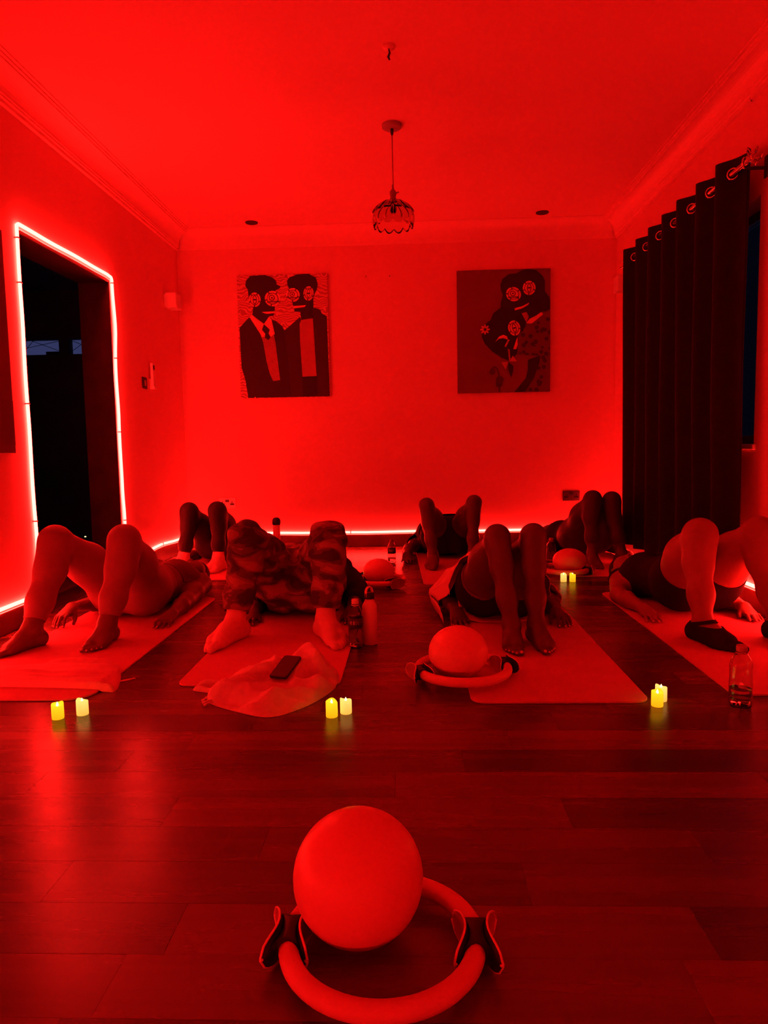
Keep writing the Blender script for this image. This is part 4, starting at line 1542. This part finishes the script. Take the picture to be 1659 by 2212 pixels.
def foot_prims(A, d, big, fs=1.0):
    """A ankle centre; d toe direction (unit xy); big = +1/-1 side (along s) of the big toe"""
    d = np.array([d[0], d[1], 0.0])
    d /= np.linalg.norm(d)
    s = np.array([-d[1], d[0], 0.0]) * big
    g = np.array([A[0], A[1], Z0])
    up_ = v3(0, 0, 1)
    P = []
    heel = g - d * 0.038 + up_ * 0.031
    P.append((*A, 0.036, *(heel + up_ * 0.004), 0.031))
    P.append((*A, 0.036, *(g + d * 0.055 + up_ * 0.052), 0.030))
    P.append((*(g + d * 0.055 + up_ * 0.052 + s * 0.006), 0.030, *(g + d * 0.125 + s * 0.018 + up_ * 0.025), 0.022))
    P.append((*(g + d * 0.05 + up_ * 0.04 - s * 0.012), 0.028, *(g + d * 0.108 - s * 0.026 + up_ * 0.019), 0.0195))
    P.append((*heel, 0.030, *(g + d * 0.115 + s * 0.018 + up_ * 0.023), 0.022))
    P.append((*heel, 0.030, *(g + d * 0.10 - s * 0.024 + up_ * 0.020), 0.020))
    toes = []
    for i, (off, ln, r) in enumerate(((0.026, 0.062, 0.0125), (0.006, 0.06, 0.0088), (-0.009, 0.055, 0.0083), (-0.0225, 0.048, 0.008), (-0.0345, 0.04, 0.0078))):
        b0 = g + d * (0.125 - 0.012 * max(0, i - 1)) + s * off * 0.92 + up_ * (r + 0.004)
        kn = b0 + d * ln * 0.55 + s * (off * 0.08) + up_ * 0.003
        tp = b0 + d * ln + s * (off * 0.06) - up_ * 0.003
        toes.append((*b0, r * 1.05, *kn, r))
        toes.append((*kn, r, *tp, r * 0.98))
    if fs != 1.0:
        q = fs ** 0.6

        def sc(p):
            a, b = v3(*p[0:3]), v3(*p[4:7])
            out = []
            for w, r in ((a, p[3]), (b, p[7])):
                if np.allclose(w, A):
                    out += [*w, r]
                else:
                    rel = w - g
                    out += [g[0] + rel[0] * fs, g[1] + rel[1] * fs, g[2] + rel[2] * q, r * q]
            return tuple(out)
        P, toes = [sc(p) for p in P], [sc(p) for p in toes]
    return P, toes


def hand_prims(Wp, d, thumb, arch=0.0, spread=1.0):
    """Wp wrist centre; d finger direction; thumb = +1/-1 side along s"""
    d = np.array([d[0], d[1], 0.0])
    d /= np.linalg.norm(d)
    s = np.array([-d[1], d[0], 0.0]) * thumb
    up_ = v3(0, 0, 1)
    zk = Z0 + 0.02 + arch
    P, Fg = [], []
    for i, off in enumerate((0.027, 0.0095, -0.008, -0.0245)):
        kn = Wp + d * (0.083 - 0.006 * abs(i - 1)) + s * off * spread
        kn[2] = zk
        P.append((*(Wp + s * off * 0.45), 0.021, *kn, 0.0125))
        ln = (0.066, 0.074, 0.069, 0.054)[i]
        r = (0.0092, 0.0094, 0.009, 0.008)[i]
        out = s * off * 0.32 * spread
        p1 = kn + d * ln * 0.5 + out * 0.5
        p1[2] = zk + 0.004 - arch * 0.25
        p2 = kn + d * ln * 0.82 + out * 0.8
        p2[2] = max(Z0 + r, zk - 0.006 - arch * 0.7)
        p3 = kn + d * ln * (1.04 - arch * 2) + out
        p3[2] = Z0 + r * 0.85
        Fg += [(*kn, r * 1.15, *p1, r), (*p1, r, *p2, r * 0.94), (*p2, r * 0.94, *p3, r * 0.82)]
    tb = Wp + d * 0.022 + s * 0.022
    t1 = Wp + d * 0.052 + s * 0.046
    t2 = Wp + d * 0.085 + s * 0.056
    tb[2], t1[2], t2[2] = Wp[2] - 0.003, Z0 + 0.018 + arch * 0.4, Z0 + 0.011
    P.append((*tb, 0.016, *t1, 0.0115))
    Fg.append((*t1, 0.0112, *t2, 0.0088))
    return P, Fg


def build_person(cfg):
    g = cfg.get
    hv = g('voxel', 0.006)
    ank = [v3(*a[:2], Z0 + 0.082) for a in cfg['ankle']]
    kne = [v3(*k_) for k_ in cfg['knee']]
    hc, ch = v3(*cfg['hip']), v3(*cfg['chest'])
    hw_, cw = g('hipw', 0.082), g('chestw', 0.075)
    pr, wr_, cr_ = g('pelvis_r', 0.112), g('waist_r', 0.095), g('chest_r', 0.105)
    axis = ch - hc
    axis[2] = 0
    axis /= np.linalg.norm(axis)
    lat = v3(axis[1], -axis[0], 0)          # image right
    up_ = v3(0, 0, 1)
    sides = (-1, 1)
    hips = [hc + lat * (sd * hw_) for sd in sides]
    wst = hc * 0.52 + ch * 0.48 + up_ * g('belly', 0.0)
    T_ = []
    T_.append((*(hc - lat * hw_ * 0.85), pr, *(hc + lat * hw_ * 0.85), pr))
    T_.append((*(wst - lat * 0.055), wr_, *(wst + lat * 0.055), wr_))
    T_.append((*(ch - lat * cw), cr_, *(ch + lat * cw), cr_))
    for sd in sides:
        T_.append((*(hc + lat * sd * hw_ * 0.8), pr * 0.97, *(wst + lat * sd * 0.055), wr_))
        T_.append((*(wst + lat * sd * 0.055), wr_, *(ch + lat * sd * cw), cr_))
        T_.append((*(hc + lat * sd * hw_ * 0.95 - axis * 0.03 - up_ * 0.035), pr * 0.8, *(hc + lat * sd * hw_ * 0.8 + axis * 0.03 - up_ * 0.03), pr * 0.85))
        if g('bust', 1):
            bb = ch + lat * sd * 0.075 - axis * 0.03 + up_ * (cr_ * 0.55)
            T_.append((*bb, 0.058, *(bb + up_ * 0.012), 0.05))
    sh_c = ch + axis * 0.115
    sh_c[2] = Z0 + 0.075
    shs = [sh_c + lat * sd * g('shoulder', 0.165) for sd in sides]
    for sd, s_ in zip(sides, shs):
        T_.append((*(ch + lat * sd * cw), cr_ * 0.9, *(s_ - lat * sd * 0.02), 0.06))
    nk0 = sh_c + axis * 0.02 + up_ * 0.0
    hd = sh_c + axis * 0.225 + up_ * 0.022           # middle of the skull
    hd[2] = Z0 + 0.088
    NECK = [(*nk0, 0.06, *(hd - axis * 0.075), 0.05)]
    # head: face up, crown away from the feet
    f_ = up_
    ck = lambda a, b_, c_: hd + lat * a + axis * b_ + f_ * c_
    HEAD = [(*ck(0, 0.02, -0.002), 0.083, *ck(0, -0.015, 0.006), 0.076),
            (*ck(-0.022, -0.02, 0.03), 0.056, *ck(-0.012, -0.082, 0.042), 0.034),
            (*ck(0.022, -0.02, 0.03), 0.056, *ck(0.012, -0.082, 0.042), 0.034),
            (*ck(0, -0.09, 0.06), 0.02, *ck(0, -0.085, 0.052), 0.026)]
    FACE = [(*ck(0, 0.008, 0.083), 0.007, *ck(0, -0.03, 0.101), 0.0105), (*ck(-0.011, -0.034, 0.092), 0.008, *ck(0.011, -0.034, 0.092), 0.008),
            (*ck(-0.02, -0.058, 0.083), 0.0065, *ck(0.02, -0.058, 0.083), 0.0065), (*ck(-0.016, -0.068, 0.08), 0.007, *ck(0.016, -0.068, 0.08), 0.007),
            (*ck(-0.05, 0.022, 0.068), 0.008, *ck(-0.014, 0.02, 0.082), 0.008), (*ck(0.05, 0.022, 0.068), 0.008, *ck(0.014, 0.02, 0.082), 0.008),
            (*ck(-0.042, 0.0, 0.067), 0.013, *ck(-0.024, 0.0, 0.072), 0.013), (*ck(0.042, 0.0, 0.067), 0.013, *ck(0.024, 0.0, 0.072), 0.013),
            (*ck(-0.08, 0.012, 0.0), 0.012, *ck(-0.083, -0.022, 0.008), 0.010), (*ck(0.08, 0.012, 0.0), 0.012, *ck(0.083, -0.022, 0.008), 0.010)]
    thr, knr, clr, anr = g('thigh_r', 0.092), g('knee_r', 0.06) * 0.95, g('calf_r', 0.057) * 0.97, g('ankle_r', 0.036)
    legs, toes_all, shank_mid = [], [], []
    for i, sd in enumerate(sides):
        hp, kn, an = hips[i], kne[i], ank[i]
        md = hp * 0.5 + kn * 0.5
        up_dir = up_ * 0.012
        L = [(*hp, thr * 1.06, *(md + up_dir), thr * 0.93), (*(md + up_dir), thr * 0.93, *kn, knr)]
        # hamstring below the thigh
        L.append((*(hp * 0.8 + kn * 0.2 - up_ * 0.03), thr * 0.85, *(hp * 0.35 + kn * 0.65 - up_ * 0.012), thr * 0.72))
        cf = kn * 0.66 + an * 0.34 + axis * g('calf_back', 0.022)
        lo = kn * 0.3 + an * 0.7 + axis * 0.008
        L += [(*kn, knr * 0.98, *cf, clr), (*cf, clr, *lo, (clr + anr) * 0.5), (*lo, (clr + anr) * 0.5, *an, anr)]
        # knee cap
        kc = kn - axis * 0.006 + up_ * 0.004
        L.append((*kc, knr * 0.86, *(kn * 0.85 + an * 0.15), knr * 0.86))
        fp, tp = foot_prims(an, cfg['ankle'][i][2:4], -1 if sd > 0 else 1, g('foot', 1.0))
        # s axis = rotate d by +90deg; for d=(0,-1): s=(1,0) -> inner side of image-left foot is +x
        legs.append((L, fp))
        toes_all.append(tp)
    arms, fings = [], []
    for i, sd in enumerate(sides):
        el, wr2, hd_dir = v3(*cfg['elbow'][i]), v3(*cfg['wrist'][i]), cfg['hand_dir'][i]
        ar = g('arm_r', 0.047)
        Lp = [(*shs[i], ar * 1.25, *(shs[i] * 0.5 + el * 0.5), ar), (*(shs[i] * 0.5 + el * 0.5), ar, *el, ar * 0.85),
              (*el, ar * 0.86, *(el * 0.62 + wr2 * 0.38), ar * 0.83), (*(el * 0.62 + wr2 * 0.38), ar * 0.83, *wr2, 0.025)]
        hp_, fg = hand_prims(wr2, hd_dir, 1 if sd < 0 else -1, g('arch', (0, 0))[i])
        arms.append((Lp, hp_))
        fings.append(fg)
    allp = T_ + NECK + HEAD + [p for L, fp in legs for p in L + fp] + [p for L, q in arms for p in L + q] + sum(fings, []) + sum(toes_all, [])
    pts = np.array([p[0:3] for p in allp] + [p[4:7] for p in allp])
    mx = 0.16
    lo, hi = pts.min(0) - mx, pts.max(0) + mx
    lo[2] = Z0 - 3 * hv
    FD = Field(lo, hi, hv)
    D_t = FD.add(FD.blank(), T_, 0.05)
    D_t = FD.add(D_t, NECK, 0.03)
    Dh = FD.add(FD.blank(), HEAD, 0.03)
    Dh = FD.add(Dh, FACE, 0.008)
    D_t = sm_union(D_t, Dh, 0.02)
    D = D_t.copy()
    for (L, fp), tp in zip(legs, toes_all):
        Dl = FD.add(FD.blank(), L, 0.042)
        Dl = FD.add(Dl, fp, 0.022)
        Dl = FD.add(Dl, tp, 0.004)
        D = sm_union(D, sm_union(D_t, Dl, 0.05), 0.002)
    for (L, q), fg in zip(arms, fings):
        Da = FD.add(FD.blank(), L, 0.025)
        Da = FD.add(Da, q, 0.013)
        Da = FD.add(Da, fg, 0.003)
        D = sm_union(D, sm_union(D_t, Da, 0.03), 0.002)
    zz = FD.ax[2][None, None, :]
    D = np.maximum(D, (Z0 - zz).astype(np.float32))
    V, Q = surface_nets(D, FD.lo, hv)
    V = smooth_verts(V, Q, 2, 0.45)
    V[:, 2] = np.maximum(V[:, 2], Z0 - 0.0003)
    root = empty('person', (hc[0], hc[1], 0), cfg['label'], 'person')
    ctr = v3(hc[0], hc[1], 0)
    body = obj_np('body', V - ctr, Q, M[cfg['skin']], root)
    # garments cut from the same surface
    bones = {'torso': [(hc, wst, pr), (wst, ch, wr_), (ch, sh_c, cr_), (ch - lat * 0.07, ch + lat * 0.07, cr_), (hc - lat * hw_, hc + lat * hw_, pr)],
             'head': [(nk0 + axis * 0.05, hd, 0.05), (hd, hd - axis * 0.05, 0.08)]}
    for i in (0, 1):
        bones['thigh%d' % i] = [(hips[i], kne[i], thr)]
        bones['shank%d' % i] = [(kne[i], ank[i], clr)]
        bones['foot%d' % i] = [(ank[i] - up_ * 0.03, ank[i] - up_ * 0.055 + 0.17 * v3(*cfg['ankle'][i][2:4], 0) / np.linalg.norm(cfg['ankle'][i][2:4]), 0.03)]
        el, w2 = v3(*cfg['elbow'][i]), v3(*cfg['wrist'][i])
        bones['uparm%d' % i] = [(shs[i], el, 0.045)]
        bones['forearm%d' % i] = [(el, w2, 0.036)]
        hd2 = v3(*cfg['hand_dir'][i], 0) / np.linalg.norm(cfg['hand_dir'][i])
        bones['hand%d' % i] = [(w2 + hd2 * 0.02, w2 + hd2 * 0.16, 0.02)]

    def classify(Vx):
        best = np.full(len(Vx), 1e9)
        cls = np.empty(len(Vx), object)
        par = {}
        for nm, sg in bones.items():
            dd = np.full(len(Vx), 1e9)
            for a, b, r in sg:
                t, d = seg_t(Vx, a, b)
                dd = np.minimum(dd, d - r)
                if len(sg) == 1:
                    par[nm] = t
            m_ = dd < best
            best[m_] = dd[m_]
            cls[m_] = nm
        return cls, par

    def field(Vx, kind, **kw):
        cls, par = classify(Vx)
        fl_ = np.full(len(Vx), -0.2)
        ax = (Vx - hc) @ axis                       # distance along the spine from the hips
        Lc = (ch - hc) @ axis
        isT = cls == 'torso'
        if kind in ('leggings', 'shorts'):
            w = kw.get('waist', 0.42) * Lc
            fl_[isT] = np.minimum(w - ax[isT], 0.2)
            for i in (0, 1):
                a = cls == 'thigh%d' % i
                if kind == 'leggings':
                    fl_[a] = np.minimum(0.2, w - ax[a])
                    b_ = cls == 'shank%d' % i
                    fl_[b_] = (kw.get('to', 0.93) - par['shank%d' % i][b_]) * 0.4
                    c_ = cls == 'foot%d' % i
                    fl_[c_] = -0.03
                else:
                    fl_[a] = np.minimum((kw.get('to', 0.35) - par['thigh%d' % i][a]) * 0.42, w - ax[a])
        elif kind == 'top':
            w = kw.get('hem', 0.35) * Lc
            fl_[isT] = np.minimum(ax[isT] - w, kw.get('neck', Lc + 0.17) - ax[isT])
            for i in (0, 1):
                a = cls == 'uparm%d' % i
                fl_[a] = np.minimum((kw.get('sleeve', 0.3) - par['uparm%d' % i][a]) * 0.3, kw.get('neck', Lc + 0.17) - ax[a] + 0.05)
                a = cls == 'forearm%d' % i
                fl_[a] = (kw.get('sleeve', 0.3) - 1 - par['forearm%d' % i][a]) * 0.25
                a = cls == 'thigh%d' % i
                fl_[a] = ax[a] - w
        elif kind == 'shoe':
            i = kw['i']
            d2 = v3(*cfg['ankle'][i][2:4], 0)
            d2 /= np.linalg.norm(d2)
            rel = Vx - v3(*cfg['ankle'][i][:2], Z0)
            along, side, hgt = rel @ d2, rel @ v3(-d2[1], d2[0], 0), rel[:, 2]
            near = (cls == 'foot%d' % i) | (cls == 'shank%d' % i)
            top = 0.074 - hgt
            hole = (np.sqrt(((along - 0.052) / 0.036) ** 2 + (side / 0.029) ** 2) - 1) * 0.03
            hole = np.where(hgt > 0.026, hole, 0.05)
            strap = np.where(along > -0.03, 0.0075 - np.abs(hgt - 0.08 - 0.25 * along), -0.05)
            fl_[near] = np.maximum(np.minimum(np.minimum(top, hole), 0.05), strap)[near]
        elif kind == 'sock':
            i = kw['i']
            c_ = cls == 'foot%d' % i
            fl_[c_] = 0.05
            b_ = cls == 'shank%d' % i
            fl_[b_] = (par['shank%d' % i][b_] - kw.get('from_', 0.9)) * 0.4
        return fl_

    def garment(name, Vx, Qx, fl_, m, off, wrinkle=0.0, wscale=14.0, label=None):
        Tx = tri(Qx)
        Nx = vert_normals(Vx, Tx)
        # body geometry points outwards; push out by the cloth thickness
        Wv = Vx + Nx * off
        if wrinkle:
            ns = np.array([mnoise.noise(Vector((p[0] * wscale, p[1] * wscale * 0.6, p[2] * wscale * 1.8))) for p in Vx])
            Wv = Wv + Nx * (wrinkle * ns)[:, None]
        Wv[:, 2] = np.maximum(Wv[:, 2], Z0 + (0.0006 if off < 0.0055 else 0.0032))
        cv, ct = clip_mesh(Wv, Tx, fl_)
        o = obj_np(name, cv - ctr, ct, m, root)
        sd_ = o.modifiers.new('thick', 'SOLIDIFY')
        sd_.thickness = min(off * 0.8, 0.003)
        sd_.offset = -1
        if label:
            o['label'] = label
        return o

    for gm_ in cfg['clothes']:
        kind, nm, m, kw = gm_
        kw = dict(kw)
        off, wr3 = kw.pop('off', 0.0035), kw.pop('wrinkle', 0.0)
        loose = kw.pop('loose', 0.0)
        lb = kw.pop('label', None)
        if loose:
            D2 = FD.add(FD.blank(), T_, 0.06, loose)
            base = D2.copy()
            Dd = D2
            for (L, fp) in legs:
                Dl = FD.add(FD.blank(), L, 0.05, loose * kw.get('leg_grow', 0.8))
                Dd = sm_union(Dd, sm_union(base, Dl, 0.05), 0.004)
            for (L, q) in arms:
                Da = FD.add(FD.blank(), L[:3], 0.04, loose * 1.1)
                Dd = sm_union(Dd, sm_union(base, Da, 0.05), 0.004)
            kw.pop('leg_grow', None)
            Dd = np.maximum(Dd, (Z0 + 0.001 - zz).astype(np.float32))
            V2, Q2 = surface_nets(Dd, FD.lo, hv)
            V2 = smooth_verts(V2, Q2, 3, 0.5)
        else:
            V2, Q2 = V, Q
        if kind in ('socks', 'shoes'):
            for i in (0, 1):
                garment(nm, V2, Q2, field(V2, kind[:-1], i=i, **kw), M[m], off, wr3, label=lb)
        else:
            garment(nm, V2, Q2, field(V2, kind, **kw), M[m], off, wr3, label=lb)
    # hair: a cap round the back and crown of the skull
    hl, hh_ = hd - 0.15, hd + 0.15
    FH = Field(hl, hh_, 0.006)
    Dk = FH.add(FH.blank(), [(*ck(0, 0.025, -0.006), 0.093, *ck(0, -0.012, -0.006), 0.088), (*ck(0.0, 0.095, -0.02), 0.04, *ck(0.0, 0.1, -0.02), 0.042)], 0.03)
    X, Y, Z = np.meshgrid(*FH.ax, indexing='ij')
    rel = np.stack([X - hd[0], Y - hd[1], Z - hd[2]], -1)
    front = (rel @ axis) * -0.75 + rel[..., 2] * 1.0 - 0.026
    Dk = np.maximum(Dk, front.astype(np.float32))
    Dk = np.maximum(Dk, (Z0 - Z).astype(np.float32))
    Vh, Qh = surface_nets(Dk, FH.lo, 0.006)
    Vh = smooth_verts(Vh, Qh, 2, 0.5)
    obj_np('hair', Vh - ctr, Qh, M['hair'], root)
    # nails on toes and fingers where they show
    if g('nails', True):
        parts = []
        for tp in toes_all:
            if g('toes_bare', True):
                for q in tp[1::2]:
                    a, b = v3(*q[0:3]), v3(*q[4:7])
                    parts.append((b, (b - a) / np.linalg.norm(b - a), q[7]))
        for fg in fings:
            for q in fg[2:12:3]:
                a, b = v3(*q[0:3]), v3(*q[4:7])
                parts.append((b, (b - a) / np.linalg.norm(b - a), q[7]))
        for b, d, r in parts:
            nrm = up_ * 0.75 + d * 0.55
            nrm -= 0.0
            nrm /= np.linalg.norm(nrm)
            c = b + nrm * (r * 0.84) - ctr
            sx = np.cross(d, up_)
            sx /= np.linalg.norm(sx)
            fy = np.cross(nrm, sx)
            Vn, Fn = [], []
            for kx in range(8):
                t = 2 * math.pi * kx / 8
                Vn.append(c + sx * (r * 0.6 * math.cos(t)) + fy * (r * 0.62 * math.sin(t)))
            Vn.append(c + nrm * r * 0.2)
            Fn = [(kx, (kx + 1) % 8, 8) for kx in range(8)]
            obj('nail', Vn, Fn, M['nail'], root)
    return root


PEOPLE = [
    dict(label='person in rose leggings and maroon top doing a bridge, barefoot', skin='skin1',
         ankle=[(-1.715, 3.06, -0.42, -0.91), (-1.405, 3.14, -0.04, -1)], knee=[(-1.70, 3.29, 0.458), (-1.37, 3.3, 0.456)],
         hip=(-1.50, 3.67, 0.162), chest=(-1.44, 4.03, 0.12), elbow=[(-1.71, 3.84, 0.05), (-1.25, 3.80, 0.05)], wrist=[(-1.755, 3.53, 0.085), (-1.235, 3.52, 0.045)],
         hand_dir=[(-0.12, -1), (-0.05, -1)], arch=(0.035, 0.0), thigh_r=0.098, knee_r=0.066, calf_r=0.066, ankle_r=0.04, pelvis_r=0.125, hipw=0.09, arm_r=0.05,
         clothes=[('leggings', 'leggings', 'legg1', dict(to=0.9, waist=0.46)), ('top', 'cropped_top', 'top1', dict(hem=0.7, sleeve=-0.05))]),
    dict(label='person in camouflage trousers and light socks, knees apart in a bridge', skin='skin2',
         foot=1.2, ankle=[(-0.82, 3.17, -0.36, -0.93), (-0.405, 3.2, 0.42, -0.9)], knee=[(-0.79, 3.33, 0.45), (-0.40, 3.34, 0.45)],
         hip=(-0.60, 3.68, 0.19), chest=(-0.58, 4.05, 0.14), elbow=[(-0.85, 3.8, 0.05), (-0.30, 3.84, 0.055)], wrist=[(-0.82, 3.55, 0.045), (-0.315, 3.56, 0.05)],
         hand_dir=[(-0.05, -1), (0.1, -1)], thigh_r=0.1, knee_r=0.064, calf_r=0.06, pelvis_r=0.13, waist_r=0.125, chest_r=0.12, hipw=0.1, chestw=0.085, shoulder=0.19, arm_r=0.055, belly=0.03, bust=0, toes_bare=False,
         clothes=[('leggings', 'camouflage_trousers', 'camo', dict(to=0.88, waist=0.5, loose=0.014, off=0.004, wrinkle=0.012)), ('top', 'dark_sweatshirt', 'black_cloth', dict(hem=0.4, sleeve=1.7, loose=0.012, wrinkle=0.008)),
                  ('socks', 'sock', 'sock_w', dict(from_=0.8, off=0.005))]),
    dict(label='barefoot person in oversized white tee, knees together in a bridge', skin='skin2',
         ankle=[(0.43, 3.06, -0.06, -1), (0.54, 3.07, 0.14, -0.98)], knee=[(0.385, 3.2, 0.462), (0.545, 3.19, 0.465)],
         hip=(0.435, 3.56, 0.165), chest=(0.46, 3.95, 0.125), elbow=[(0.20, 3.72, 0.055), (0.72, 3.72, 0.05)], wrist=[(0.215, 3.5, 0.05), (0.705, 3.47, 0.05)],
         hand_dir=[(0.02, -1), (0.16, -1)], arch=(0, 0.02), thigh_r=0.094, knee_r=0.05, calf_r=0.049, ankle_r=0.034, pelvis_r=0.125, hipw=0.09,
         clothes=[('shorts', 'bike_shorts', 'shorts3', dict(to=0.22, waist=0.05)), ('shorts', 'dark_waistband', 'black_cloth', dict(to=-0.3, waist=0.35, off=0.006)),  # black waistband; its black also paints the shadow under the raised hips
                  ('top', 'white_tee', 'tee', dict(hem=-0.05, sleeve=0.9, loose=0.03, off=0.004, wrinkle=0.016))]),
    dict(label='person in black shorts and black strap shoes, knees up in a bridge', skin='skin3',
         foot=1.1, ankle=[(1.265, 3.09, 0.34, -0.94), (1.59, 3.09, 0.1, -1)], knee=[(1.32, 3.28, 0.45), (1.60, 3.31, 0.45)],
         hip=(1.445, 3.64, 0.175), chest=(1.375, 4.02, 0.13), shoulder=0.155, elbow=[(1.125, 3.86, 0.05), (1.645, 3.78, 0.05)], wrist=[(1.155, 3.55, 0.048), (1.655, 3.55, 0.048)],
         hand_dir=[(0.08, -1), (-0.02, -1)], thigh_r=0.112, knee_r=0.07, calf_r=0.063, ankle_r=0.04, pelvis_r=0.13, hipw=0.092, arm_r=0.05, toes_bare=False,
         clothes=[('shorts', 'black_shorts', 'black_cloth', dict(to=0.3, waist=0.6, off=0.005)), ('top', 'black_top', 'black_cloth', dict(hem=0.45, sleeve=0.1)),
                  ('shoes', 'strap_shoe', 'sock_d', dict(off=0.006))]),
    dict(label='person in dark leggings and light ankle socks by the back wall', skin='skin2', voxel=0.007,
         ankle=[(-1.665, 5.04, -0.36, -0.93), (-1.405, 5.03, -0.2, -0.97)], knee=[(-1.635, 5.13, 0.43), (-1.42, 5.11, 0.435)],
         hip=(-1.50, 5.45, 0.165), chest=(-1.47, 5.73, 0.12), elbow=[(-1.74, 5.62, 0.05), (-1.22, 5.62, 0.05)], wrist=[(-1.76, 5.33, 0.045), (-1.225, 5.34, 0.045)],
         hand_dir=[(-0.1, -1), (0, -1)], thigh_r=0.083, knee_r=0.055, calf_r=0.05, ankle_r=0.034, pelvis_r=0.11, toes_bare=False, nails=False,
         clothes=[('leggings', 'dark_leggings', 'legg_ink', dict(to=0.84, waist=0.5)), ('top', 'dark_top', 'black_cloth', dict(hem=0.5, sleeve=0.15)), ('socks', 'sock', 'sock_w', dict(from_=0.86, off=0.004))]),
    dict(label='bare-legged person in black shorts, knees wide, hand on the planks', skin='skin2', voxel=0.007,
         ankle=[(0.15, 5.1, -0.12, -1), (0.44, 5.12, 0.15, -1)], knee=[(0.11, 5.22, 0.44), (0.46, 5.22, 0.455)],
         hip=(0.285, 5.52, 0.19), chest=(0.26, 5.78, 0.15), elbow=[(-0.03, 5.62, 0.06), (0.56, 5.62, 0.05)], wrist=[(-0.045, 5.37, 0.05), (0.575, 5.37, 0.05)],
         hand_dir=[(-0.02, -1), (0.05, -1)], thigh_r=0.084, knee_r=0.049, calf_r=0.045, ankle_r=0.033, pelvis_r=0.13, waist_r=0.12, chest_r=0.12, hipw=0.09, toes_bare=False, nails=False, shoulder=0.19,
         clothes=[('shorts', 'black_shorts', 'black_cloth', dict(to=0.25, waist=0.5, off=0.005)), ('top', 'black_top', 'black_cloth', dict(hem=0.35, sleeve=0.4, loose=0.012)), ('socks', 'low_sock', 'top1', dict(from_=1.0, off=0.004))]),
    dict(label='barefoot person in black leggings with knees together by the curtain', skin='skin2', voxel=0.007,
         ankle=[(1.285, 5.06, 0.0, -1), (1.49, 5.06, 0.3, -0.95)], knee=[(1.30, 5.13, 0.475), (1.435, 5.13, 0.465)],
         hip=(1.34, 5.48, 0.18), chest=(1.27, 5.76, 0.13), elbow=[(1.03, 5.6, 0.05), (1.6, 5.6, 0.05)], wrist=[(1.02, 5.34, 0.045), (1.62, 5.32, 0.045)],
         hand_dir=[(0, -1), (-0.05, -1)], thigh_r=0.096, knee_r=0.053, calf_r=0.049, ankle_r=0.034, pelvis_r=0.125, hipw=0.09, nails=False,
         clothes=[('leggings', 'black_leggings', 'legg_dark', dict(to=0.8, waist=0.5)), ('top', 'black_top', 'black_cloth', dict(hem=0.5, sleeve=0.1))]),
]
for cfg in PEOPLE:
    build_person(cfg)


# ------------------------------------------------------------------ loose hem and sleeve of the white tee
def drape(name, rows, m, parent, wr=0.006, seed=0, nu=28, nv=12):
    """cloth lofted through polylines, with soft wrinkles and real thickness"""
    R_ = []
    for row in rows:
        P = np.array(row, float)
        t = np.linspace(0, len(P) - 1, nu)
        i0 = np.minimum(t.astype(int), len(P) - 2)
        fr = (t - i0)[:, None]
        fr = fr * fr * (3 - 2 * fr) * 0.4 + fr * 0.6
        R_.append(P[i0] * (1 - fr) + P[i0 + 1] * fr)
    R_ = np.array(R_)
    V, Fc = [], []
    for j in range(nv):
        t = j / (nv - 1) * (len(R_) - 1)
        i0 = min(int(t), len(R_) - 2)
        fr = t - i0
        for i in range(nu):
            p = R_[i0][i] * (1 - fr) + R_[i0 + 1][i] * fr
            w = mnoise.noise(Vector((p[0] * 16, p[1] * 16, seed + p[2] * 9))) * wr
            V.append((p[0] + w * 0.5, p[1] - w * 0.6, max(p[2] + w, Z0 + 0.002)))
    for j in range(nv - 1):
        for i in range(nu - 1):
            a = j * nu + i
            Fc.append((a, a + 1, a + nu + 1, a + nu))
    o = obj(name, V, Fc, m)
    md = o.modifiers.new('thick', 'SOLIDIFY')
    md.thickness = 0.0025
    md.offset = 0
    child_world(o, parent)
    return o


tee_p = [o for o in bpy.data.objects if o.name.startswith('person') and 'white tee' in o.get('label', '')][0]
drape('tee_hem', [[(0.262, 3.70, 0.29), (0.268, 3.62, 0.19), (0.30, 3.60, 0.085), (0.38, 3.62, 0.03), (0.50, 3.62, 0.03), (0.60, 3.60, 0.07)],
                  [(0.235, 3.66, 0.24), (0.235, 3.55, 0.12), (0.265, 3.50, 0.035), (0.37, 3.50, 0.013), (0.50, 3.51, 0.013), (0.62, 3.54, 0.03)],
                  [(0.225, 3.60, 0.17), (0.228, 3.50, 0.07), (0.262, 3.455, 0.016), (0.36, 3.43, 0.011), (0.51, 3.44, 0.011), (0.64, 3.50, 0.014)]], M['tee'], tee_p, 0.012, 3)
drape('tee_sleeve', [[(0.28, 3.98, 0.22), (0.27, 3.82, 0.26), (0.258, 3.68, 0.275), (0.235, 3.62, 0.21)],
                     [(0.19, 3.98, 0.18), (0.165, 3.82, 0.17), (0.165, 3.68, 0.18), (0.18, 3.58, 0.12)],
                     [(0.13, 3.98, 0.09), (0.09, 3.84, 0.095), (0.085, 3.70, 0.105), (0.13, 3.60, 0.085)]], M['tee'], tee_p, 0.01, 9)
drape('tee_sleeve', [[(0.085, 3.72, 0.105), (0.10, 3.66, 0.09), (0.125, 3.60, 0.08)],
                     [(0.10, 3.70, 0.05), (0.125, 3.58, 0.045), (0.145, 3.50, 0.04)],
                     [(0.125, 3.68, 0.012), (0.14, 3.54, 0.012), (0.15, 3.42, 0.012)]], M['tee'], tee_p, 0.006, 15, 14, 8)
